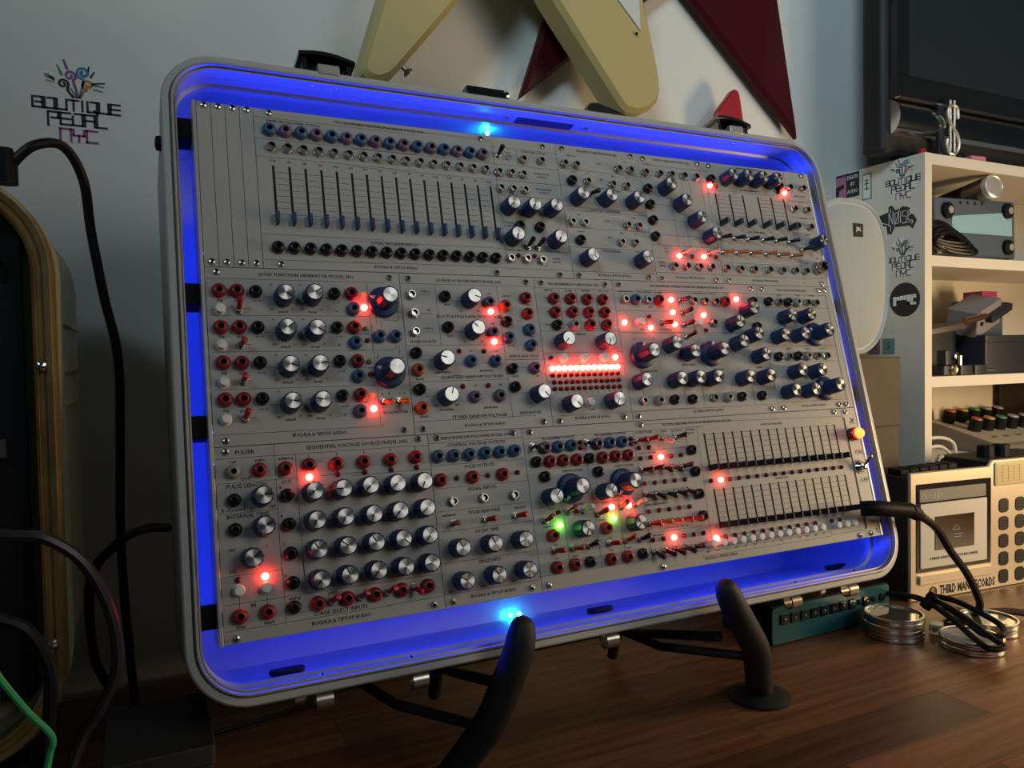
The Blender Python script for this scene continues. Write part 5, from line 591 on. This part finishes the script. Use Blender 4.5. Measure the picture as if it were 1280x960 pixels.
o = flatst('noise_sticker', 'jagged black sticker with white outline letters and arrows on the shelf side', .823, .5365, [(-.033, -.008), (-.02, -.009), (-.018, -.022), (-.011, -.023), (-.005, -.013), (.02, -.014), (.026, -.02), (.033, -.008), (.027, .002), (.02, .004), (.021, .013), (.01, .017), (-.004, .013), (-.01, .022), (-.016, .02), (-.016, .012), (-.033, .009)], mat('sticker_black_ink'))
b = MB()
for pl in ([(-.015, -.01), (-.015, .01), (-.008, -.008), (-.008, .012)], [(-.0045, -.008), (-.0045, .008), (.002, .01), (.002, -.007), (-.0045, -.008)], [(-.006, -.014), (.004, .015)], [(.0055, -.008), (.0055, .01)], [(.015, .01), (.009, .009), (.009, .002), (.015, .001), (.015, -.008), (.008, -.009), (.027, -.009)], [(.024, -.006), (.0275, -.009), (.024, -.013)], [(.024, .009), (.018, .009), (.018, -.006), (.024, -.006)], [(.018, .002), (.023, .002)], [(-.012, -.018), (-.012, -.01), (-.032, -.001)], [(-.012, .017), (-.012, .01)]):
    for p, q in zip(pl, pl[1:]): b.tube([(*p, .0005), (*q, .0005)], .0005, 4)
b.build('lettering', INKW, o)['kind'] = 'stuff'
o = flatst('round_sticker', 'round black sticker with blocky white letter shapes on the shelf side', .811, .4095, circle(.0262, 40), mat('sticker_black_ink'))
b = MB()
for x0, y0, x1, y1 in ((-.02, -.009, -.0145, .005), (-.014, -.0005, -.0085, .005), (-.008, -.0005, -.002, .006), (-.0015, -.0005, .004, .0065), (.0045, -.0085, .0095, .007), (.0045, -.0085, .0145, -.0035), (.010, -.003, .0145, .007), (.015, .0015, .02, .0075), (.015, -.0085, .02, -.0045)): b.box(x0, y0, .0004, x1, y1, .0006)
b.build('white_letters', INKW, o, smooth=False)['kind'] = 'stuff'
o = flatst('letter_sticker', 'teal square sticker with a letter S low on the shelf side', .8395, .3375, rrect(-.011, -.0125, .011, .0125, .0004), mat('sticker_teal', (.12, .26, .25), .5)); text_mesh('lettering', [(0, .001, .016, 'S')], mat('sticker_black_ink'), o, (0, 0, .0005))
o = flatst('letter_sticker', 'mauve square sticker half hidden behind the white loudspeaker', .8665, .3375, rrect(-.011, -.0125, .011, .0125, .0004), mat('sticker_mauve', (.18, .1, .17), .5)); text_mesh('lettering', [(0, .001, .016, 'R')], mat('sticker_black_ink'), o, (0, 0, .0005))
# ------------------------------------------------------------------ things on the shelves
SG = mat('pedal_grey_blue', (.07, .095, .125), .5); DK = mat('shelf_dark', (.014, .017, .026), .45)
fp = thing('effects_pedal', 'grey-blue effects pedal on its side showing four rubber feet and a silver label', 'pedal', (1.235, .80, .4744), (0, -.03, 0))
MB().rbox(-.102, 0, .0035, .102, .045, .0985, .004, .002).build('enclosure', SG, fp)
for x, z in ((-.075, .078), (.078, .082), (-.075, .024), (.078, .022)):
    MB().lathe([(.0125, 0), (.0125, .005), (.009, .008), (.0068, .0082)], 24).build('rubber_foot', BLACK, fp, (x, 0, z), FACE); MB().lathe([(.006, .0082), (.0055, .0092)], 18).build('foot_screw', mat('screw_disc', (.6, .62, .6), .35, .6), fp, (x, 0, z), FACE)
MB().prism([(-.062, -.012), (.092, -.016), (.092, .018), (.084, .023), (-.062, .013)], 0, .0006).build('label_plate', mat('silver_label', (.32, .56, .68), .35, .2, bump=.6, bscale=260), fp, (0, 0, .057), FACE)
for i in range(4): MB().lathe([(.003, 0), (.003, .0004)], 12).build('hole', mat('socket_black'), fp, (-.04 + .018 * i, 0, .092), FACE)
mc = thing('microphone_body', 'dark cylinder with a polished chrome end lying on the effects pedal', 'cylinder', (1.2455, .783, .5905))
def along(nm, prof, m, n=28): b = MB(); b.M = Vector((0, 0, 1)).rotation_difference(Vector((-.02, -.135, .018))).to_matrix().to_4x4(); b.lathe(prof, n); return b.build(nm, m, mc)
along('barrel', [(.016, -.125), (.018, -.12), (.0185, -.042)], DK); along('collar', [(.0187, -.042), (.019, -.012), (.019, -.004)], mat('satin_steel', (.4, .37, .35), .3, 1)); along('end_cap', [(.0193, -.004), (.0193, .004), (.0168, .0055), (.0155, .0045), (.001, .005)], mat('cap_steel', (.72, .7, .64), .35, .7))
for i in range(4): pass
b = MB()
for k in range(4):
    P = [(1.112 + .095 * (.5 + .5 * math.cos(a)) - .004 * k, .785 + .006 * math.sin(2 * a) + .003 * k, .503 + .013 * math.sin(a) + .006 * k - .06 * (.5 + .5 * math.cos(a)) * .25) for a in [2 * PI * i / 28 for i in range(29)]]
    b.tube(P, .0032, 7)
tag(b.build('coiled_cable', CORD), 'coil of black cable in front of the grey-blue pedal', 'cable')
jp = thing('jack_plug', 'metal jack plug pointing out at the bottom of the top compartment', 'plug', (1.13, .79, .4743), (0, 0, -.5)); MB().tube([(0, .03, .02), (0, 0, .012)], .006, 12).build('shell', mat('satin_steel'), jp); MB().tube([(0, 0, .012), (0, -.016, .007)], .003, 10).build('tip', CHROME, jp)
bx = thing('dark_storage_box', 'dark blue box on the middle shelf below the tilted grey pedal', 'box', (1.335, .83, .2898)); MB().rbox(-.078, -.03, 0, .078, .09, .061, .003, .001).build('box', DK, bx); MB().rbox(-.079, -.031, .052, .079, .091, .064, .003, .001).build('lid', DK, bx)
bp2 = thing('black_pedal', 'black pedal standing upright in the middle compartment', 'pedal', (1.205, .845, .2898)); MB().rbox(-.045, 0, 0, .045, .05, .084, .003, .001).build('enclosure', DK, bp2); MB().lathe([(.007, 0), (.007, .012), (.005, .013)], 14).build('footswitch', CHROME, bp2, (.03, 0, .03), FACE)
gp = thing('grey_pedal', 'small grey pedal tilted on top of the dark blue box', 'pedal', (1.29, .815, .375), (.25, -.35, .1)); MB().rbox(-.04, 0, -.014, .04, .05, .03, .003, .001).build('enclosure', mat('pedal_light_grey', (.22, .21, .22), .45), gp)
for x in (-.028, .0): MB().lathe([(.0035, 0), (.0035, .002)], 12).build('socket', BLACK, gp, (x, 0, .008), FACE)
MB().rbox(-.015, -.012, .006, .055, .004, .018, .004, .001).build('plug', DK, gp)
wk = thing('rocker_pedal', 'dark brown rocker with a copper-coloured bar lying over the black pedal', 'pedal', (1.165, .80, .362), (0, -.12, 0)); MB().rbox(-.045, 0, -.004, .045, .06, .008, .004, .002).build('treadle', mat('brown_black', (.06, .045, .04), .45), wk); MB().tube([(.04, .0, .009), (.092, .0, .012)], .0052, 14).build('copper_bar', mat('copper', (.7, .42, .24), .25, 1), wk)
gb = thing('grey_blue_box', 'small grey-blue box behind the tilted pedal at the right', 'box', (1.345, .87, .354)); MB().rbox(-.03, -.02, 0, .04, .03, .062, .003, .001).build('box', SG, gb); MB().rbox(-.012, -.016, .062, .03, .02, .078, .002, .001).build('pink_top', mat('magenta_plastic', (.4, .04, .16), .4), gb)
for x, yy, lb in ((1.158, .792, 'round-ended black jack connector, leftmost at the front of the middle shelf'), (1.196, .79, 'black jack connector beside the round-ended one on the middle shelf'), (1.232, .79, 'black jack connector with a long steel tip on the middle shelf')):
    o = thing('jack_connector', lb, 'connector', (x, yy, .2898), group='jack connectors on the middle shelf'); MB().rbox(-.017, 0, 0, .015, .024, .016, .003, .001).build('housing', DK, o)
    if x < 1.17: MB().lathe([(.0085, 0), (.0085, .003), (.006, .005), (.003, .0045)], 20).build('end_cap', mat('brass_cap', (.75, .62, .4), .25, 1), o, (.004, 0, .009), FACE); MB().rbox(-.007, .004, .016, .007, .02, .04, .002, .001).build('upright', DK, o)
    elif x < 1.2: MB().tube([(-.004, .01, .016), (-.004, .01, .031)], .0025, 10).build('tip', CHROME, o)
    else: MB().tube([(.015, .008, .008), (.036, .004, .008)], .0025, 10).build('tip', CHROME, o)
tb = thing('glass_tube', 'slim pale bottle against the left wall of the middle compartment', 'bottle', (1.1035, .795, .2898)); MB().lathe([(.0072, 0), (.0072, .048), (.004, .055), (.003, .062)], 16).build('bottle', mat('pale_glass', (.6, .5, .38), .25), tb); MB().lathe([(.0035, .062), (.0035, .082), (.002, .084)], 12).build('nozzle', DK, tb)
mx = thing('mixer', 'small beige mixing desk with rows of black coloured-top knobs on the lower shelf', 'mixer', (1.275, .79, .1566))
b = MB(); b.M = Matrix(((0, 0, 1, 0), (1, 0, 0, 0), (0, 1, 0, 0), (0, 0, 0, 1))); b.prism([(0, 0), (.138, 0), (.138, .045), (.13, .048), (.004, .0155), (0, .012)], 0, .2, .0015); b.build('body', mat('mixer_side', (.14, .12, .1), .5), mx)
b = MB(); b.add([(.004, .006, .0165), (.196, .006, .0165), (.196, .128, .0478), (.004, .128, .0478)], [(0, 1, 2, 3)]); b.build('face', mat('mixer_face', (.36, .31, .24), .5), mx, smooth=False)
KC4 = [('red', (.38, .06, .05)), ('amber', (.42, .27, .06)), ('green', (.06, .2, .1)), ('grey', (.3, .3, .34))]
for i in range(5):
    for j in range(2):
        nm, c = KC4[min(i, 3)]; yy = .112 - .046 * j; k = MB().loops(fluted(.0105, 0, .02)).build('knob', BLACK, mx, (.035 + .034 * i + .004 * j, yy, .0166 + yy * .256), (.25, 0, 0))
        MB().lathe([(.0095, .02), (.0085, .0222)], 20).build('knob_cap', mat('knob_' + nm, c, .4), k)
for i in range(4): MB().box(-.005, -.002, 0, .005, .002, .0006).build('legend', mat('brown_print'), mx, (.04 + .034 * i, .03, .0245), (.25, 0, 0))
cable('white_cable', [(1.10, .80, .192), (1.14, .795, .192), (1.165, .793, .182), (1.17, .792, .16)], .0028, mat('cable_white', (.6, .57, .5), .45), 'upper white cable curving out beside the mixer')
cable('white_cable', [(1.10, .79, .180), (1.125, .787, .18), (1.142, .785, .17), (1.147, .784, .1575)], .0028, mat('cable_white'), 'lower white cable curving out beside the mixer')
wb = thing('wooden_box', 'dark wooden box behind the mixer at the right edge', 'box', (1.515, .88, .1564)); MB().rbox(-.03, -.03, 0, .1, .04, .115, .002, .001).build('box', wood('dark_wood', (.03, .017, .012), (.07, .04, .03)), wb)
# ------------------------------------------------------------------ television and trinkets on the shelf top
tv = thing('television', 'black flat television above the shelf with polished curved lower bezel', 'television', (1.03, .80, .634))
TVB = mat('tv_black', (.006, .006, .007), .6)
MB().rbox(.0, .012, .0, .86, .055, .56, .012, .004).build('housing', TVB, tv)
GB = mat('gloss_bezel', (.012, .013, .015), .06, coat=1)
b = MB(); b.M = Matrix(((0, 0, 1, 0), (1, 0, 0, 0), (0, 1, 0, 0), (0, 0, 0, 1)))
b.prism([(.014 - .021 * math.cos(q), .051 - .026 * math.sin(q)) for q in [-1.7 + 3.4 * i / 16 for i in range(17)]], .012, .85, 0); b.build('lower_bezel', mat('bezel_chrome', (.5, .48, .46), .14, 1), tv)
MB().box(.012, -.0055, .076, .85, .002, .0785).build('trim_line', mat('trim_silver', (.9, .85, .75), .25, 1), tv)
b = MB(); b.box(.012, -.001, .0785, .85, .012, .113); b.box(.012, -.002, .113, .038, .012, .55); b.box(.82, -.002, .113, .85, .012, .55); b.box(.012, -.002, .53, .85, .012, .555); b.build('bezel', GB, tv)
MB().box(.038, .002, .113, .82, .012, .53).build('screen', mat('tv_screen', (.022, .03, .036), .2, coat=.5), tv)
MB().box(.2, .02, -.0062, .6, .1, .001).build('stand_foot', TVB, tv)
dc = thing('money_clip', 'shiny metal dollar-sign clip standing on the white shelf top', 'clip', (1.152, .785, .6276), (0, 0, -.15))
b = MB(); zc = .047; S = curve_pts([(.0095, 0, zc + .014), (.008, 0, zc + .03), (-.003, 0, zc + .034), (-.0105, 0, zc + .025), (-.008, 0, zc + .011), (0, 0, zc), (.009, 0, zc - .012), (.0115, 0, zc - .026), (.006, 0, zc - .038), (-.006, 0, zc - .04), (-.0125, 0, zc - .028), (-.0115, 0, zc - .018)], 6)
b.tube(S, .0026, 8); b.build('curved_strip', mat('clip_metal', (.7, .68, .6), .3, .8), dc)
b = MB()
for x in (-.0045, .0035): b.tube([(x, .001, .001), (x, .001, .089)], .0017, 8)
b.build('upright_bars', mat('clip_metal'), dc); MB().box(-.02, .008, 0, -.009, .014, .084).build('dark_backing', DK, dc)
tag(MB().prism([(-.006, 0), (.006, 0), (.0065, .009), (.002, .014), (-.004, .011)], -.004, .004, .001).build('red_figure', mat('red_gloss', (.5, .015, .03), .3), loc=(1.1, .80, .6276), rot=FACE), 'tiny red plastic lump on the front corner of the shelf', 'trinket')
tag(MB().rbox(-.016, -.008, 0, .016, .008, .009, .002, .0015).build('eraser', mat('pink_eraser', (.55, .16, .22), .6), loc=(1.212, .79, .6276), rot=(0, 0, -.1)), 'pink eraser lying on the white shelf top', 'eraser')
# ------------------------------------------------------------------ guitars on the wall
def scale_out(P, f): return [(x * f, .33 + (z - .33) * f) for x, z in P]
gy = thing('cream_guitar', 'cream yellow V-shaped electric guitar hanging on the wall, wings down', 'guitar', (0, .93, 0))
YL = mat('cream_lacquer', (.5, .4, .165), .42, spec=.35)
V = scale_out([(.2455, .672), (.2475, .662), (.2555, .656), (.268, .655), (.281, .661), (.291, .671), (.3706, .7675), (.452, .866), (.5016, .7916), (.604, .668), (.613, .662), (.634, .6625), (.651, .669), (.6655, .683), (.670, .70), (.668, .72), (.6439, .82), (.585, 1.02), (.545, 1.1), (.50, 1.12), (.43, 1.12), (.39, 1.09), (.35, 1.0)], .955)
MB().prism(V, .043, .088, .006).build('body', YL, gy, (0, 0, 0), FACE)
MB().prism(scale_out([(.634, .7725), (.629, .90), (.52, 1.05), (.50, 1.0), (.575, .83)], .955), .088, .0902, .0004).build('pickguard', mat('pickguard_white', (.62, .62, .6), .35), gy, (0, 0, 0), FACE)
MB().lathe([(.0022, 0), (.002, .001)], 10).build('pickguard_screw', BLACK, gy, (.5985, -.0902, .7475), FACE)
o = MB().at((0, 0, 0)).lathe([(.003, 0), (.0028, .006), (.0065, .009), (.006, .011), (.001, .0115)], 16).build('strap_button', mat('satin_steel'), gy, (.2875, -.066, .668), (0, 2.27, 0))
MB().rbox(.425, 1.05, .08, .475, 1.6, .1, .01, .004).build('neck', wood('neck_wood', (.05, .03, .02), (.1, .06, .03), (20, 20, 2)), gy, (0, 0, 0), FACE)
gr = thing('red_guitar', 'dark red pointed electric guitar on the wall behind the cream one', 'guitar', (0, .934, 0))
RD = mat('dark_red_lacquer', (.05, .004, .008), .4, spec=.15)
P = scale_out([(.4578, .6642), (.708, .865), (.9447, .6658), (.905, .872), (.87, 1.05), (.80, 1.13), (.64, 1.13), (.57, 1.0), (.5049, .7963)], 1.018)
MB().prism(P, .003, .022, .006).build('body', RD, gr, (0, 0, 0), FACE)
MB().rbox(.71, 1.1, .02, .76, 1.7, .035, .008, .003).build('neck', wood('neck_wood'), gr, (0, 0, 0), FACE)
ho = thing('red_hook', 'red plastic triangle on the wall behind the right latch of the case', 'triangle', (0, .94, 0))
MB().prism([(.787, .61), (.852, .61), (.8315, .7195), (.828, .7255), (.822, .7268), (.817, .7245), (.7915, .694), (.7875, .687)], .025, .037, .002).build('plate', mat('red_plastic', (.36, .015, .025), .4), ho, (0, 0, 0), FACE)
MB().tube([(.81, -.026, .63), (.81, 0, .63)], .006, 10).build('post', BLACK, ho)
# ------------------------------------------------------------------ left edge: second case and cables
lc = thing('gold_rimmed_case', 'worn olive suitcase with gold rim and dark modules at the left edge', 'case', (-.27, .58, .075))
OL = mat('olive_vinyl', (.32, .3, .18), .5, bump=.2, bscale=40, var=.15); BR = mat('worn_brass', (.5, .34, .14), .35, .8, bump=.3, bscale=60, var=.25)
def ll(ins, y, r0=.06): return [(x, y, z) for x, z in rrect(-.225 + ins, .0 + ins, .2225 - ins, .377 - ins, r0 - ins, 8)]
b = MB(); b.loops([ll(.0, .012), ll(-.003, .03), ll(-.003, .05), ll(.0, .054), ll(-.003, .2), ll(.012, .25)], False, True); b.loops([ll(.0105, .012), ll(.0105, .045)], False, True); b.build('shell', OL, lc)
b = MB(); b.loops([ll(0, .014), ll(-.0025, .012), ll(-.0025, .002), ll(.0, -.002), ll(.0035, -.001), ll(.0045, .002), ll(.007, .002), ll(.0085, .0), ll(.0105, .002), ll(.0105, .016)], False, False); b.build('rim', BR, lc)
for z in (.225, .25, .285): MB().box(.2235, .055, z, .2265, .2, z + .0016).build('seam', BR, lc)
for z in (.075, .255): MB().lathe([(.0035, 0), (.003, .002), (.001, .003)], 10).build('rivet', CHROME, lc, (.2165, -.002, z), FACE)
MB().box(-.2, .032, .03, .203, .0445, .345).build('module_panel', mat('module_black', (.012, .012, .015), .4), lc)
MB().box(.178, .024, .03, .1825, .032, .345).build('rail', mat('dull_steel', (.2, .19, .18), .4, .8), lc)
for z in (.17, .19, .23, .265, .305): MB().lathe([(.008, 0), (.007, .012), (.005, .013)], 16).build('knob', mat('dull_steel'), lc, (.158, .032, z), FACE)
for z in (.195, .315): MB().box(.183, .026, z, .192, .031, z + .012).build('rail_clip', mat('dull_steel'), lc)
fb = thing('flat_black_box', 'low black box under the olive suitcase', 'box', (-.27, .69, 0)); MB().rbox(-.22, -.1, 0, .2, .1, .068, .004, .002).build('box', BLACK, fb); MB().box(-.2, -.08, .0675, .18, .08, .0715).build('lid', BLACK, fb)
c1 = thing('patch_cable', 'black cable arching from its plug and hanging down the wall at the left', 'cable', (-.074, .62, .455))
q = (-.074, .62, .455); MB().tube(curve_pts(off([(-.074, .62, .455), (-.069, .62, .468), (-.056, .62, .481), (-.04, .63, .484), (-.029, .64, .464), (-.0255, .65, .428), (-.019, .66, .382), (-.011, .67, .334), (-.012, .68, .265), (-.014, .69, .2), (-.013, .70, .139), (-.011, .71, .10), (-.008, .72, .05), (.0, .73, .005)], q), 8), .0034, 10).build('cord', CORD, c1)
MB().lathe([(.0075, -.002), (.0075, .012), (.005, .022)], 14).build('plug', BLACK, c1)
cable('black_cable', [(-.08, .5, .24), (-.061, .5, .237), (-.046, .5, .233), (-.029, .5, .217), (-.017, .5, .188), (-.014, .5, .157), (-.022, .5, .135), (-.035, .5, .114), (-.044, .49, .08), (-.04, .47, .03), (-.03, .46, .004)], .0034, mat('cord_purple_black', (.02, .014, .018), .35), 'larger dark cable looping in front of the olive suitcase')
cable('black_cable', [(-.078, .48, .203), (-.066, .48, .197), (-.055, .48, .189), (-.047, .48, .17), (-.046, .48, .152), (-.048, .48, .133), (-.052, .48, .10), (-.055, .47, .04), (-.05, .45, .004)], .0036, CORD, 'smaller black cable loop below it, behind the green cable')
cable('green_cable', [(-.085, .45, .205), (-.07, .45, .187), (-.063, .45, .174), (-.053, .45, .157), (-.0445, .45, .145), (-.043, .45, .139), (-.045, .45, .131), (-.05, .44, .10), (-.055, .43, .04), (-.05, .42, .003)], .0017, mat('green_jacket', (.03, .38, .12), .4), 'thin green patch cable at the bottom left corner')
cable('dark_cable', [(.025, .82, .171), (.007, .80, .176), (-.01, .78, .175), (-.024, .77, .166), (-.036, .765, .153), (-.042, .765, .122), (-.042, .83, .05), (-.03, .86, .005)], .0042, CORD, 'dark cable curving out from behind the silver case on the left')
cable('floor_lead', [(.22, .79, .0035), (.152, .749, .0035), (.112, .732, .0035), (.05, .72, .0035), (.009, .70, .0035), (-.02, .687, .0035)], .0022, CORD, 'thin black lead lying on the desk under the silver case')
db = thing('dark_grey_box', 'dark grey box on the desk beneath the left corner of the silver case', 'box', (.005, .56, 0)); MB().rbox(-.03, -.03, 0, .034, .06, .08, .003, .0015).build('box', mat('dark_grey', (.022, .022, .023), .6), db); MB().rbox(-.031, -.031, .07, .035, .061, .083, .003, .001).build('lid', mat('dark_grey'), db)
flush_text()
